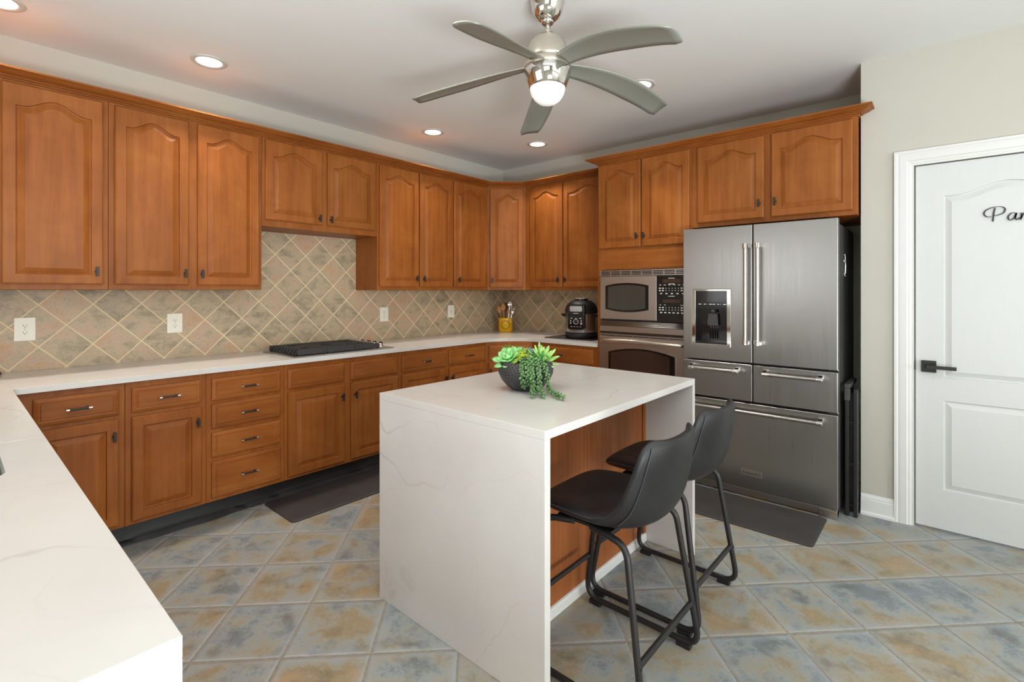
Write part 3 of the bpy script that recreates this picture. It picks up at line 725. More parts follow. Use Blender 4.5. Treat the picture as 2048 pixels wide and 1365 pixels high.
def fdoor(u0, u1, z0, z1, hole=None):
    bm = BM()
    if hole:
        h0, h1, g0, g1 = hole
        cells(bm, [u0, h0, h1, u1], [z0, g0, g1, z1], lambda a, c: h0 < a < h1 and g0 < c < g1, FX-.062, FX, lambda u, v, n: R_(u, n, v))
    else: fbox(bm, R_, u0, u1, FX-.062, FX, z0, z1)
    return build(bm, 'door' if z0 > .8 else 'drawer', 'steel', t, bev=.004, seg=3)
def fhandle(parent, p, q):
    """bar between two frame points, standing off on cast brackets"""
    bm = BM(); P, Q = R_(*p), R_(*q); d = (Q-P).normalized()
    tube(bm, [P+d*.03, Q-d*.03], .0115, 16, 0)
    for A, s in ((P, 1), (Q, -1)):
        tube(bm, [A, A+d*s*.034], .0145, 16, 1)
        c = A+d*s*.012
        side = Vector((0, 0, 1)) if abs(d.z) < .5 else Vector((0, 1, 0)); n_ = R_.N
        hw = .011; depth = p[1]-FX
        v = []
        for k, (o, sp, dz) in enumerate(((0.0, 1, 0), (-depth+.0004, 1.25, .014 if abs(d.z) < .5 else 0))):
            for a, b in ((-1, -1), (1, -1), (1, 1), (-1, 1)): v.append(bm.verts.new(c+n_*o+d*a*hw*sp+side*(b*hw*sp+dz)))
        for f in ((0,3,2,1),(4,5,6,7),(0,1,5,4),(1,2,6,5),(2,3,7,6),(3,0,4,7)): bm.faces.new([v[i] for i in f]).material_index = 1
    build(bm, 'handle', ['alum', 'chrome'], parent, bev=.002, smooth=40)
dL = fdoor(f0, fm-.003, .889, 1.798, (2.532, 2.792, .984, 1.372)); dR = fdoor(fm+.004, f1, .889, 1.798)
mL = fdoor(f0, fm-.003, .636, .877); mR = fdoor(fm+.004, f1, .636, .877); fz = fdoor(f0, f1, .062, .622)
HN = FX+.052
fhandle(dL, (2.897, HN, 1.010), (2.897, HN, 1.672)); fhandle(dR, (2.971, HN, 1.010), (2.971, HN, 1.672))
fhandle(mL, (2.525, HN, .832), (2.852, HN, .832)); fhandle(mR, (2.998, HN, .832), (3.328, HN, .832)); fhandle(fz, (2.53, HN, .573), (3.328, HN, .573))
bm = BM(); fbox(bm, R_, 2.857, 2.987, FX+.0002, FX+.003, .148, .188); bd = build(bm, 'name_badge', 'alum', fz, bev=.0008)
bm = text_mesh('KitchenAid', .021, .0004)
for v in bm.verts: v.co = R_(2.922+v.co.x*1.12, FX+.0034+v.co.z, .168+v.co.y)
build(bm, 'badge_lettering', 'ink', fz)
# dispenser
bm = BM(); n1 = FX+.003
cells(bm, [2.531, 2.556, 2.768, 2.793], [.983, .998, 1.362, 1.373], lambda a, c: 2.556 < a < 2.768 and .998 < c < 1.362, FX-.05, n1, lambda u, v, n: R_(u, n, v)); build(bm, 'dispenser_frame', 'chrome', dL, bev=.0015)
bm = BM(); fbox(bm, R_, 2.5562, 2.7678, FX-.05, FX-.001, 1.236, 1.3618); build(bm, 'dispenser_display', 'blackgloss', dL)
bm = BM()
for i, w_ in enumerate((.018, .004, .014, .004, .03, .02, .004, .012, .004, .026)): 
    u = 2.576+i*.0185; fbox(bm, R_, u, u+w_*.8, FX-.0012, FX-.0004, 1.268, 1.273)
build(bm, 'display_legend', 'legend', dL)
bm = BM(); fbox(bm, R_, 2.5562, 2.7678, FX-.061, FX-.058, .998, 1.236); fbox(bm, R_, 2.5562, 2.5582, FX-.058, FX-.002, .998, 1.236); fbox(bm, R_, 2.7658, 2.7678, FX-.058, FX-.002, .998, 1.236)
for i in range(4): tube(bm, [R_(2.64+i*.016, FX-.057, 1.03), R_(2.64+i*.016, FX-.057, 1.20)], .005, 8)
build(bm, 'dispenser_recess', 'blackgloss', dL)
bm = BM(); fbox(bm, R_, 2.5562, 2.7678, FX-.058, FX+.001, .998, 1.012); build(bm, 'drip_tray', 'blackgloss', dL)
bm = BM(); fprism(bm, R_, [(2.628, 1.125), (2.700, 1.125), (2.694, 1.205), (2.634, 1.205)], FX-.040, FX-.028); tube(bm, [R_(2.664, FX-.03, 1.236), R_(2.664, FX-.03, 1.215)], .022, 14); build(bm, 'dispenser_paddle', 'darkside', dL)
# ornament stuck on the refrigerator's side
bm = BM(); yf = -f1+.006
def mag(x, z, r): lathe(bm, [(0, -.004), (r, -.003), (r*.9, .003), (0, .006)], 10, (0, 0, 0), xf=lambda p: Vector((x+p.x, yf-.006-p.z*.9, z+p.y)))
tube(bm, [(-.53, yf-.006, 1.585), (-.532, yf-.007, 1.53), (-.53, yf-.006, 1.475)], [.004, .007, .006], 8)
tube(bm, [(-.555, yf-.006, 1.55), (-.505, yf-.006, 1.55)], .004, 8)
for x, z in ((-.53, 1.59), (-.56, 1.55), (-.50, 1.55), (-.522, 1.57), (-.54, 1.47), (-.53, 1.46), (-.515, 1.475), (-.53, 1.55)): mag(x, z, .009)
build(bm, 'fridge_magnet', 'chrome', None, 'small ornate silver cross magnet on the side of the refrigerator', 'magnet', at=(-.53, yf, 1.53), smooth=50)
# folded step ladder between the refrigerator and the wall
t = thing('step_stool', 'folded black step stool slotted between the refrigerator and the wall', 'step stool', (-.5, -3.44, 0))
y0, y1 = -3.4815, -3.415
bm = BM()
for yy in (y1-.014, y0+.010): box(bm, -.690, -.655, yy-.010, yy+.010, .0006, .77)
for yy in (y1-.016, y0+.010): box(bm, -.60, -.575, yy-.008, yy+.008, .0006, .74)
for z in (.05, .3, .55): box(bm, -.665, -.585, y0+.004, y1-.006, z, z+.02)
build(bm, 'frame', 'black', t, bev=.003)
bm = BM(); box(bm, -.650, -.618, y0+.004, y1-.006, .03, .74); build(bm, 'folded_step', 'rubber', t, bev=.003)
bm = BM(); box(bm, -.698, -.40, y1-.030, y1-.001, .772, .800); box(bm, -.698, -.672, y1-.030, y1-.001, .70, .772); build(bm, 'top_handle', 'darkside', t, bev=.004)
bm = BM(); tube(bm, [(-.64, y0+.006, .735), (-.64, y1-.036, .735)], .008, 10); build(bm, 'pivot_bolt', 'chrome', t)
# ------------------------------------------------------------------ kitchen island
IX0, IX1, IY0, IY1, IZ = -3.011, -1.737, -1.982, -2.905, .910
t = thing('kitchen_island', 'white quartz waterfall kitchen island with a wood back panel and seating overhang', 'island', (-2.374, -2.44, 0))
bm = BM(); box(bm, IX0, IX1, IY1, IY0, IZ-.03, IZ); build(bm, 'countertop', 'quartz', t, bev=.0012)
for a, b in ((IX0, IX0+.03), (IX1-.03, IX1)):
    bm = BM(); box(bm, a, b, IY1, IY0, .0006, IZ-.0302); build(bm, 'waterfall_panel', 'quartz', t, bev=.0012)
ib = -2.638
bm = BM(); box(bm, IX0+.0305, IX1-.0305, ib+.008, IY0-.03, .03, IZ-.0305); box(bm, IX0+.0305, IX1-.0305, ib+.008, IY0-.10, .0006, .03); build(bm, 'cabinet_body', 'wood', t)
bm = BM(); box(bm, IX0+.0305, IX1-.0305, ib, ib+.0078, .0006, IZ-.0305); build(bm, 'back_panel', 'panel', t)
bm = BM(); box(bm, IX1-.058, IX1-.0305, ib-.010, ib-.0002, .045, IZ-.031); build(bm, 'corner_trim', 'wood', t, bev=.003)
bm = BM(); prism(bm, [(ib-.0003, .0008), (ib-.014, .0008), (ib-.013, .034), (ib-.007, .042), (ib-.0003, .044)], IX0+.031, IX1-.031, xf=lambda a, b, c: (c, a, b)); build(bm, 'baseboard', 'trim', t)
IS = FR(IX1-.03, IY0-.029, 180)
for i in range(2):
    a = .03+i*.59; door(IS, t, a, a+.56, .144, .70, 0, 0, (a+(.535 if i == 0 else .025), .62)); drawer(IS, t, a, a+.56, .72, .85, 0)
# ------------------------------------------------------------------ bar stools
def stool(label, loc):
    t = thing('bar_stool', label, 'stool', (0, 0, 0), 'bar stools at the island')
    # shell: mid-surface on the center line and along the side edge, half width, thickness
    Cm = [(.209, .576), (.198, .584), (.165, .583), (.08, .579), (-.03, .574), (-.118, .570), (-.188, .584), (-.236, .632), (-.260, .72), (-.275, .82), (-.279, .866), (-.282, .880)]
    Em = [(.196, .574), (.188, .584), (.160, .594), (.10, .602), (-.02, .604), (-.085, .611), (-.122, .630), (-.155, .668), (-.188, .738), (-.214, .81), (-.229, .866), (-.240, .886)]
    HW = [.165, .185, .200, .212, .222, .222, .219, .214, .211, .206, .192, .150]
    TH = [.022, .040, .050, .052, .052, .052, .052, .048, .043, .040, .034, .020]
    def mid(i, u):
        a = abs(u)**2.4; c, e = Cm[i], Em[i]
        return Vector((HW[i]*u, c[0]+(e[0]-c[0])*a, c[1]+(e[1]-c[1])*a))
    def surf(i, u, sgn, du=.02):
        n_ = (mid(min(i+1, 11), u)-mid(max(i-1, 0), u)).cross(mid(i, min(1, u+du))-mid(i, max(-1, u-du))).normalized()
        th = TH[i]*(1-.45*abs(u)**6)
        return mid(i, u)+n_*(sgn*th/2)
    bm = BM(); NU = 14; TT = []
    for sgn in (1, -1): TT.append([[bm.verts.new(surf(i, 2*j/NU-1, sgn)) for j in range(NU+1)] for i in range(12)])
    for g_ in TT:
        for A, B in zip(g_, g_[1:]):
            for j in range(NU): bm.faces.new((A[j], A[j+1], B[j+1], B[j]))
    for i in (0, 11):
        for j in range(NU): bm.faces.new((TT[0][i][j], TT[0][i][j+1], TT[1][i][j+1], TT[1][i][j]))
    for j in (0, NU):
        for i in range(11): bm.faces.new((TT[0][i][j], TT[0][i+1][j], TT[1][i+1][j], TT[1][i][j]))
    sh = build(bm, 'seat_shell', 'leather', t, smooth=180, sub=2)
    lowside = -1 if surf(4, 0, -1).z < surf(4, 0, 1).z else 1
    for sx in (-1, 1):
        bm = BM(); P = [surf(i, sx*.86, lowside) for i in range(6, 11)]
        tube(bm, catmull(P, 5), .0018, 6); build(bm, 'seam', 'seam', sh, smooth=180)
        bm = BM(); P = [surf(i, sx*.985, lowside)*.5+surf(i, sx*.985, -lowside)*.5 for i in range(1, 7)]
        tube(bm, catmull([p+Vector((sx*.0005, 0, 0)) for p in P], 5), .0018, 6); build(bm, 'seam', 'seam', sh, smooth=180)
    for sx in (-1, 1):
        bm = BM(); r = .0115
        P = fillet([(sx*.15, .05, .541), (sx*.190, .158, .541), (sx*.230, .243, .0235), (sx*.230, -.256, .0235), (sx*.190, -.176, .541), (sx*.15, -.02, .541)], .06, 8)
        tube(bm, P, r, 12); lg = build(bm, 'leg_loop', 'black', t, smooth=60)
        for yy in (.195, -.195):
            bm = BM(); box(bm, sx*.230-.014, sx*.230+.014, yy-.028, yy+.028, .0006, .020); build(bm, 'foot_pad', 'rubber', lg, bev=.004)
    bm = BM(); tube(bm, [(-.216, .218, .215), (.216, .218, .215)], .0105, 12); build(bm, 'footrest', 'black', t, smooth=60)
    bm = BM(); tube(bm, [(-.218, -.229, .19), (.218, -.229, .19)], .0105, 12)
    for sx in (-1, 1): lathe(bm, [(0, 0), (.005, 0), (.005, .003), (0, .004)], 10, xf=lambda p, sx=sx: Vector((sx*.2175, -.2405-p.z, .19+p.y)) + Vector((p.x, 0, 0)))
    build(bm, 'rear_crossbar', 'black', t, smooth=60)
    bm = BM(); box(bm, -.155, .155, -.10, .12, .540, .5495); build(bm, 'seat_plate', 'black', t)
    t.location = loc; return t
s1 = stool('black leather bar stool nearest the camera, its back toward the viewer', (-2.650, -2.928, 0))
s2 = copy_tree(s1, None, (-2.124, -2.905, 0), 'black leather bar stool farther along the island, nearer the refrigerator')
# ------------------------------------------------------------------ ceiling fan
fx, fy = -2.42, -2.47
t = thing('ceiling_fan', 'brushed nickel ceiling fan with five grey blades and a white light dome', 'ceiling fan', (fx, fy, CZ))
FC = (fx, fy, 0)
bm = BM(); lathe(bm, [(.0, 2.628), (.022, 2.628), (.036, 2.633), (.058, 2.652), (.072, 2.682), (.076, 2.712), (.080, 2.716), (.080, 2.726), (.076, 2.730), (.074, CZ-.0006), (0, CZ-.0006)], 40, FC); build(bm, 'canopy', 'chrome', t)
bm = BM(); lathe(bm, [(.0, 2.618), (.026, 2.618), (.030, 2.626), (.026, 2.636), (0, 2.636)], 24, FC); build(bm, 'collar', 'chrome', t)
bm = BM(); tube(bm, [(fx, fy, 2.55), (fx, fy, 2.62)], .0135, 16); build(bm, 'downrod', 'nickel', t)
bm = BM(); lathe(bm, [(0, 2.435), (.104, 2.435), (.1045, 2.45), (.101, 2.475), (.092, 2.505), (.080, 2.528), (.078, 2.530), (.078, 2.532), (.070, 2.542), (.050, 2.558), (.028, 2.568), (.018, 2.571), (0, 2.571)], 44, FC); build(bm, 'motor_housing', 'nickel', t)
bm = BM(); lathe(bm, [(0, 2.402), (.108, 2.402), (.110, 2.406), (.110, 2.430), (.107, 2.434), (0, 2.434)], 44, FC); build(bm, 'hub_ring', 'nickel', t)
bm = BM(); lathe(bm, [(0, 2.316), (.084, 2.316), (.088, 2.322), (.100, 2.350), (.108, 2.380), (.1095, 2.398), (.107, 2.401), (0, 2.401)], 44, FC); build(bm, 'light_kit', 'chrome', t)
bm = BM(); lathe(bm, [(0, 2.238), (.02, 2.2395), (.042, 2.246), (.062, 2.262), (.076, 2.284), (.082, 2.305), (.083, 2.3155), (0, 2.3155)], 40, FC); build(bm, 'glass_dome', 'dome', t)
for kx in range(5):
    a = radians(-99+72*kx); rd = Vector((cos(a), sin(a), 0)); tg = Vector((-sin(a), cos(a), 0))
    bm = BM(); NR, NT = 18, 6; rows = []
    for i in range(NR+1):
        s = i/NR; r = .085+.585*s
        hw = .040+.034*sin(min(1, s*1.25)*pi/2)-.012*max(0, s-.6)/.4
        if s > .93: hw *= .82+.18*sqrt(max(0, 1-((s-.93)/.07)**2))
        off = -.030*sin(s*pi)+.018*s
        z = 2.417-.106*s**1.6; pitch = radians(15-4*s); row = []
        for j in range(NT+1):
            q = (2*j/NT-1)*hw; rt_ = r-(.022*abs(q/.07)**3+.12*(q+.02))*max(0, s-.85)/.15*.6
            camber = .006*(1-(2*j/NT-1)**2)
            p = Vector((fx, fy, z+camber))+rd*rt_+tg*((q+off)*cos(pitch))+Vector((0, 0, -q*sin(pitch)))
            row.append(bm.verts.new(p))
        rows.append(row)
    for A, B in zip(rows, rows[1:]):
        for j in range(NT): bm.faces.new((A[j], A[j+1], B[j+1], B[j]))
    build(bm, 'blade', 'blade', t, smooth=180, solid=(.006, 0))
# ------------------------------------------------------------------ recessed ceiling lights
def downlight(label):
    t = thing('ceiling_light', label, 'ceiling light', (0, 0, 0), 'recessed ceiling lights')
    bm = BM(); lathe(bm, [(.070, -.0008), (.098, -.0008), (.099, -.003), (.094, -.007), (.078, -.008), (.070, -.004), (.070, -.0008)], 40); build(bm, 'trim_ring', 'ring', t)
    bm = BM(); lathe(bm, [(0, -.0012), (.0695, -.0012), (.0695, -.0042), (.05, -.0060), (0, -.0068)], 40); build(bm, 'lens', 'lamp', t)
    l = bpy.data.lights.new('recessed_lamp', 'AREA'); l.shape = 'DISK'; l.size = .14; l.energy = LAMP; l.color = (1, .93, .82); l.spread = radians(95)
    o = bpy.data.objects.new('recessed_lamp', l); COL.objects.link(o); o.parent = t; o.location = (0, 0, -.012)
    return t
DLS = [((-3.223, -.500), 'largest recessed ceiling light, above the leftmost wall cabinets'), ((-1.457, -.484), 'small recessed ceiling light above the cabinets right of the cooktop'), ((-.572, -.956), 'smallest recessed ceiling light, nearest the corner'), ((-1.175, -2.32), 'recessed ceiling light between the fan blades and the refrigerator cabinets'), ((-4.115, -.445), 'recessed ceiling light cut off by the top left corner of the picture')]
d0 = downlight(DLS[0][1]); d0.location = (*DLS[0][0], CZ)
for (x, y), lb in DLS[1:]: copy_tree(d0, None, (x, y, CZ), lb)
for (x, y), lb in (((-3.25, -2.30), 'recessed-style fill light added above the aisle between sink and island, outside the picture'), ((-2.30, -4.35), 'recessed-style fill light added behind the bar stools, outside the picture')):  # unseen downlights added to brighten the island and floor
    c = copy_tree(d0, None, (x, y, CZ), lb)
    for ch in c.children:
        if ch.type == 'LIGHT': ch.data = ch.data.copy(); ch.data.energy = 6 if x < -3 else 5; ch.data.spread = radians(150)
# ------------------------------------------------------------------ gas cooktop
KX0, KX1, KY0, KY1 = -2.752, -1.955, -.112, -.612
t = thing('gas_cooktop', 'low stainless gas cooktop with black cast iron grates set on the white counter', 'cooktop', (-2.35, -.36, CT1))
bm = BM(); prism(bm, [(KX0, KY0), (KX0, KY1), (KX1, KY1), (KX1, KY0)], CT1+.0005, CT1+.008); build(bm, 'tray', 'steel', t, bev=.004)
gx0, gx1 = KX0+.035, -2.075; gw = (gx1-gx0)/3
for k in range(3):
    a, b = gx0+gw*k+.001, gx0+gw*(k+1)-.001; bm = BM(); zt = CT1+.046
    y0, y1 = KY1+.022, KY0-.030
    for yy in (y0, y1):
        s = 1 if yy == y0 else -1
        prism(bm, [(yy-s*.006, CT1+.014), (yy+s*.010, CT1+.014), (yy+s*.016, zt), (yy+s*.004, zt)], a, b, xf=lambda p, q, r: (r, p, q))
    nf = 9
    for i in range(nf):
        yy = y0+.03+(y1-y0-.06)*i/(nf-1)
        gap = (i in (2, 6)) if k != 1 else (i == 4)
        segs = [(a, b)] if not gap else [(a, a+gw*.30), (b-gw*.30, b)]
        for p, q in segs:
            lo = .012 if (k == 0 and p == a) else 0; hi = .012 if (k == 2 and q == b) else 0
            prism(bm, [(p-lo*.6 if lo else p, CT1+.016 if lo else zt-.018), (q+hi*.6 if hi else q, CT1+.016 if hi else zt-.018), (q-hi, zt), (p+lo, zt)], yy-.007, yy+.007, xf=lambda A, B, C: (A, C, B))
    for xx in ((a+gw*.34, b-gw*.34) if k != 1 else (a+.01, b-.01)): box(bm, xx-.006, xx+.006, y0+.012, y1-.012, zt-.016, zt-.0005)
    for xx in (a+.012, b-.012):
        for yy in (y0+.006, y1-.006): box(bm, xx-.008, xx+.008, yy-.008, yy+.008, CT1+.0082, CT1+.02)
    build(bm, 'grate', 'iron', t, bev=.0015)
for (x, y, r) in ((gx0+gw*.5, -.24, .042), (gx0+gw*.5, -.48, .035), (gx0+gw*1.5, -.36, .05), (gx0+gw*2.5, -.24, .042), (gx0+gw*2.5, -.48, .032)):
    bm = BM(); lathe(bm, [(0, .0085), (r*1.3, .0085), (r*1.25, .014), (r, .016), (r, .022), (r*.9, .026), (0, .027)], 28, (x, y, CT1)); build(bm, 'burner', 'iron', t)
for i in range(5):
    bm = BM(); c = (-2.016, -.52+i*.085, CT1)
    lathe(bm, [(0, .0085), (.024, .0085), (.024, .012), (.018, .014), (.0165, .034), (.013, .038), (0, .0385)], 22, c); box(bm, c[0]-.004, c[0]+.004, c[1]-.017, c[1]+.017, CT1+.036, CT1+.048); build(bm, 'knob', 'chrome', t)
# ------------------------------------------------------------------ outlets
def outlet(label, x, z0, z1, w_, deco=False):
    t = thing('wall_outlet', label, 'outlet', (x, -.008, (z0+z1)/2), 'outlets on the tiled wall'); zc = (z0+z1)/2; F = L_; h = z1-z0
    bm = BM(); fbox(bm, F, x-w_/2, x+w_/2, .0085, .0145, z0, z1); build(bm, 'cover_plate', 'plastic', t, bev=.003, seg=3)
    if deco:
        bm = BM(); fbox(bm, F, x-.017, x+.017, .0142, .0165, zc-.034, zc+.034); r = build(bm, 'receptacle', 'plastic', t, bev=.001); zs = (zc-.018, zc+.018)
        bm = BM(); fbox(bm, F, x-.008, x+.008, .0162, .0180, zc-.0045, zc-.001); fbox(bm, F, x-.008, x+.008, .0162, .0180, zc+.001, zc+.0045); build(bm, 'test_button', 'grey', r)
        r2 = [r, r]
    else:
        zs = (zc-.0195, zc+.0195); r2 = []
        for z in zs:
            bm = BM(); P = [(x+.0165*cos(q)*1.0, z+max(-.0125, min(.0125, .0165*sin(q)))) for q in [2*pi*i/28 for i in range(28)]]
            fprism(bm, F, P, .0140, .0162); r2.append(build(bm, 'receptacle', 'plastic', t, bev=.0006))
    for r, z in zip(r2, zs):
        bm = BM()
        for dx, hh in ((-.0065, .0075), (.0065, .0065)): fbox(bm, F, x+dx-.0012, x+dx+.0012, .0160, .0166, z+.002-hh/2, z+.002+hh/2)
        fprism(bm, F, [(x+.0026*cos(2*pi*i/10), z-.0075+.0026*sin(2*pi*i/10)) for i in range(10)], .0160, .0166); build(bm, 'slot', 'slot', r)
    if not deco:
        bm = BM(); fprism(bm, F, [(x+.0028*cos(2*pi*i/10), zc+.0028*sin(2*pi*i/10)) for i in range(10)], .0143, .0154); build(bm, 'screw', 'grey', t)
outlet('white wall outlet at the far left of the tiled backsplash', -3.989, 1.083, 1.214, .088)
outlet('white wall outlet on the tile just left of the cooktop', -3.274, 1.083, 1.212, .088)
outlet('white wall outlet on the tile just right of the cooktop', -1.638, 1.082, 1.213, .090)
outlet('white rectangular wall outlet on the tile nearest the utensil crock', -.822, 1.086, 1.213, .090, True)
# ------------------------------------------------------------------ floor mats
def mat(label, x0, x1, y0, y1):
    t = thing('floor_mat', label, 'mat', ((x0+x1)/2, (y0+y1)/2, 0))
    r = .025; P = arc(x1-r, y1-r, r, 0, 90, 6)+arc(x0+r, y1-r, r, 90, 180, 6)+arc(x0+r, y0+r, r, 180, 270, 6)+arc(x1-r, y0+r, r, 270, 360, 6)
    bm = BM(); cx, cy = (x0+x1)/2, (y0+y1)/2
    rings = []
    for ins, z in ((0, .0006), (0, .005), (.018, .0135), (.024, .0125), (.03, .014)):
        sx, sy = 1-ins/((x1-x0)/2), 1-ins/((y1-y0)/2)
        rings.append([bm.verts.new((cx+(x-cx)*sx, cy+(y-cy)*sy, z)) for x, y in P])
    for A, B in zip(rings, rings[1:]):
        for j in range(len(A)): bm.faces.new((A[j], A[(j+1) % len(A)], B[(j+1) % len(A)], B[j]))
    bm.faces.new(rings[0][::-1]); bm.faces.new(rings[-1]); build(bm, 'mat_pad', 'mat', t, smooth=35)
mat('black cushioned floor mat in front of the cooktop cabinets', -2.945, -1.93, -1.003, -.600)
mat('black cushioned floor mat in front of the refrigerator', -1.262, -.822, -3.350, -2.35)
# ------------------------------------------------------------------ pantry door
DX = PX+.004
bm = BM()
PD = FR(DX+.040, 0, -90)
panel_mesh(bm, PD, 3.748, 4.513, .010, 2.086, 0, .035, [(3.870, 4.391, .234, .741, 0), (3.870, 4.391, .873, 1.900, .056)], .002)
dp = struct(bm, 'door_1', 'doorp'); dp['label'] = 'white two-panel pantry door with an arched upper panel'
PD = FR(DX, 0, -90)
bm = BM(); fbox(bm, PD, 3.774, 3.840, .0055, .014, .898, .964); hd = build(bm, 'door_handle', 'black', dp, bev=.001)
bm = BM(); tube(bm, [PD(3.807, .012, .931), PD(3.807, .048, .931)], .010, 14); fbox(bm, PD, 3.796, 3.925, .042, .052, .921, .941); build(bm, 'lever', 'black', hd, bev=.0015)
bm = BM(); fbox(bm, PD, 3.7435, 3.7475, -.012, .0045, .905, .957); build(bm, 'latch_plate', 'black', dp)
def stroke(bm, pts, wd=.0062, smooth_=True):
    """flat calligraphic ribbon on the door, thicker on steep down strokes"""
    P = catmull([(a, b, 0) for a, b in pts], 8) if smooth_ else [Vector((a, b, 0)) for a, b in pts]
    u0, z0, sc = 4.036, 1.735, .0855; rows = []
    for i, p in enumerate(P):
        d = (P[min(i+1, len(P)-1)]-P[max(i-1, 0)]).normalized(); n_ = Vector((-d.y, d.x, 0))
        wv = wd*(.40+.75*abs(d.y))*(.5 if i in (0, len(P)-1) else 1)/sc
        rows.append([bm.verts.new(PD(u0+sc*(p+n_*s*wv/2*1).x, q, z0+sc*(p+n_*s*wv/2).y)) for s, q in ((-1, .0046), (1, .0046), (1, .0054), (-1, .0054))])
    for A, B in zip(rows, rows[1:]):
        for j in range(4): bm.faces.new((A[j], A[(j+1) % 4], B[(j+1) % 4], B[j]))
    bm.faces.new(rows[0][::-1]); bm.faces.new(rows[-1])
LET = [[(.34, .33), (.16, .32), (.0, .50), (.08, .74), (.42, .90), (.78, .90), (.95, .74), (.86, .50), (.58, .38), (.46, .40)], [(.50, .86), (.44, .5), (.40, .0)],
 [(1.42, .44), (1.24, .46), (1.08, .24), (1.16, .03), (1.34, .14), (1.44, .42)], [(1.46, .46), (1.40, .16), (1.47, .03), (1.60, .16)],
 [(1.66, .44), (1.66, .2), (1.62, .0)], [(1.64, .1), (1.76, .38), (1.92, .44), (1.96, .26), (1.94, .06), (2.06, .08)],
 [(2.30, .84), (2.24, .3), (2.26, .05), (2.42, .1)], [(2.08, .50), (2.28, .50), (2.46, .54)],
 [(2.54, .46), (2.54, .2), (2.52, 0)], [(2.53, .14), (2.66, .40), (2.80, .44)],
 [(2.92, .45), (2.92, .18), (3.02, .04), (3.18, .2)], [(3.24, .46), (3.20, .0), (3.10, -.3), (2.92, -.34), (2.90, -.22), (3.3, .05)]]
bm = BM()
for q in LET: stroke(bm, q)
build(bm, 'pantry_lettering', 'ink', dp)
# ------------------------------------------------------------------ pressure cooker and the mat under it
cx, cy = -.335, -1.295
bm = BM(); z0 = CT1+.0006
prism(bm, [(-.52, -1.00), (-.49, -1.49), (-.15, -1.51), (-.16, -.985), (-.47, -.975)], z0, z0+.006); 
tag(build(bm, 'counter_mat', 'mat', None, bev=.002, at=(-.33, -1.25, CT1)), 'thin black counter mat under the pressure cooker', 'mat')
t = thing('pressure_cooker', 'black and steel countertop pressure cooker with a front control panel', 'pressure cooker', (cx, cy, z0+.0065)); zc = z0+.0067
C3 = (cx, cy, zc)
bm = BM(); lathe(bm, [(0, 0), (.140, 0), (.150, .008), (.152, .05), (.148, .058), (0, .058)], 44, C3); build(bm, 'base', 'rubber', t)
bm = BM(); lathe(bm, [(0, .0585), (.1475, .0585), (.1485, .062), (.1485, .228), (.146, .232), (0, .232)], 44, C3); build(bm, 'steel_band', 'steel', t)
bm = BM(); lathe(bm, [(0, .2325), (.149, .2325), (.153, .240), (.153, .262), (.146, .290), (.126, .322), (.092, .346), (.05, .356), (0, .358)], 44, C3); ld = build(bm, 'lid', 'rubber', t)
bm = BM(); lathe(bm, [(0, .352), (.062, .350), (.066, .356), (.060, .366), (0, .368)], 30, C3); build(bm, 'lid_cap', 'blackgloss', ld)
bm = BM(); prism(bm, [(-.03, .360), (.03, .360), (.022, .3745), (-.022, .3745)], -.05, .05, xf=lambda a, b, c: (cx+a, cy+c, zc+b)); build(bm, 'pressure_valve', 'grey', ld, bev=.002)
a = radians(196); F = FR(cx, cy, 0); F.N = Vector((cos(a), sin(a), 0)); F.U = Vector((-F.N.y, F.N.x, 0)); 
def rpoly(u0, u1, z0, z1, r, k=5): return [(x, y) for x, y in arc(u1-r, z1-r, r, 0, 90, k)+arc(u0+r, z1-r, r, 90, 180, k)+arc(u0+r, z0+r, r, 180, 270, k)+arc(u1-r, z0+r, r, 270, 360, k)]
Z = lambda L: [(u, z+zc) for u, z in L]
bm = BM(); fprism(bm, F, Z(rpoly(-.080, .080, .085, .318, .025)), .08, .166); pn = build(bm, 'control_panel', 'blackgloss', t, bev=.006)
bm = BM(); fprism(bm, F, Z(rpoly(-.058, .058, .252, .302, .012)), .165, .1685); build(bm, 'panel_plate', 'alum', pn)
bm = BM()
lathe(bm, [(.020, 0), (.024, 0), (.024, .001), (.020, .001), (.020, 0)], 24, xf=lambda p: F(p.x, .1662+p.z, zc+.160+p.y))
for u, z, w_ in ((-.042, .192, .02), (.042, .192, .024), (-.05, .172, .012), (-.05, .158, .012), (-.05, .144, .012), (.05, .174, .014), (.05, .160, .014), (.05, .148, .02), (.05, .138, .02), (0, .236, .05), (0, .189, .016)): fbox(bm, F, u-w_/2, u+w_/2, .1661, .1669, zc+z-.0025, zc+z+.0025)
for i in range(4): fbox(bm, F, -.048+i*.028, -.036+i*.028, .1661, .1669, zc+.112, zc+.116)
build(bm, 'panel_legend', 'legend', pn)
bm = BM(); lathe(bm, [(0, 0), (.018, 0), (.017, .008), (0, .009)], 24, xf=lambda p: F(p.x, .1660+p.z, zc+.160+p.y)); build(bm, 'dial', 'blackgloss', pn)
for s in (1, -1):
    bm = BM(); Hn = Vector((cos(a+s*pi/2), sin(a+s*pi/2), 0)); Tn = Vector((-Hn.y, Hn.x, 0)); c = Vector((cx, cy, zc))
    tube(bm, [c+Hn*.145+Tn*.06+Vector((0,0,.21)), c+Hn*.176+Tn*.04+Vector((0,0,.215)), c+Hn*.180+Vector((0,0,.217)), c+Hn*.176-Tn*.04+Vector((0,0,.215)), c+Hn*.145-Tn*.06+Vector((0,0,.21))], .011, 10); build(bm, 'side_handle', 'rubber', t, smooth=60)
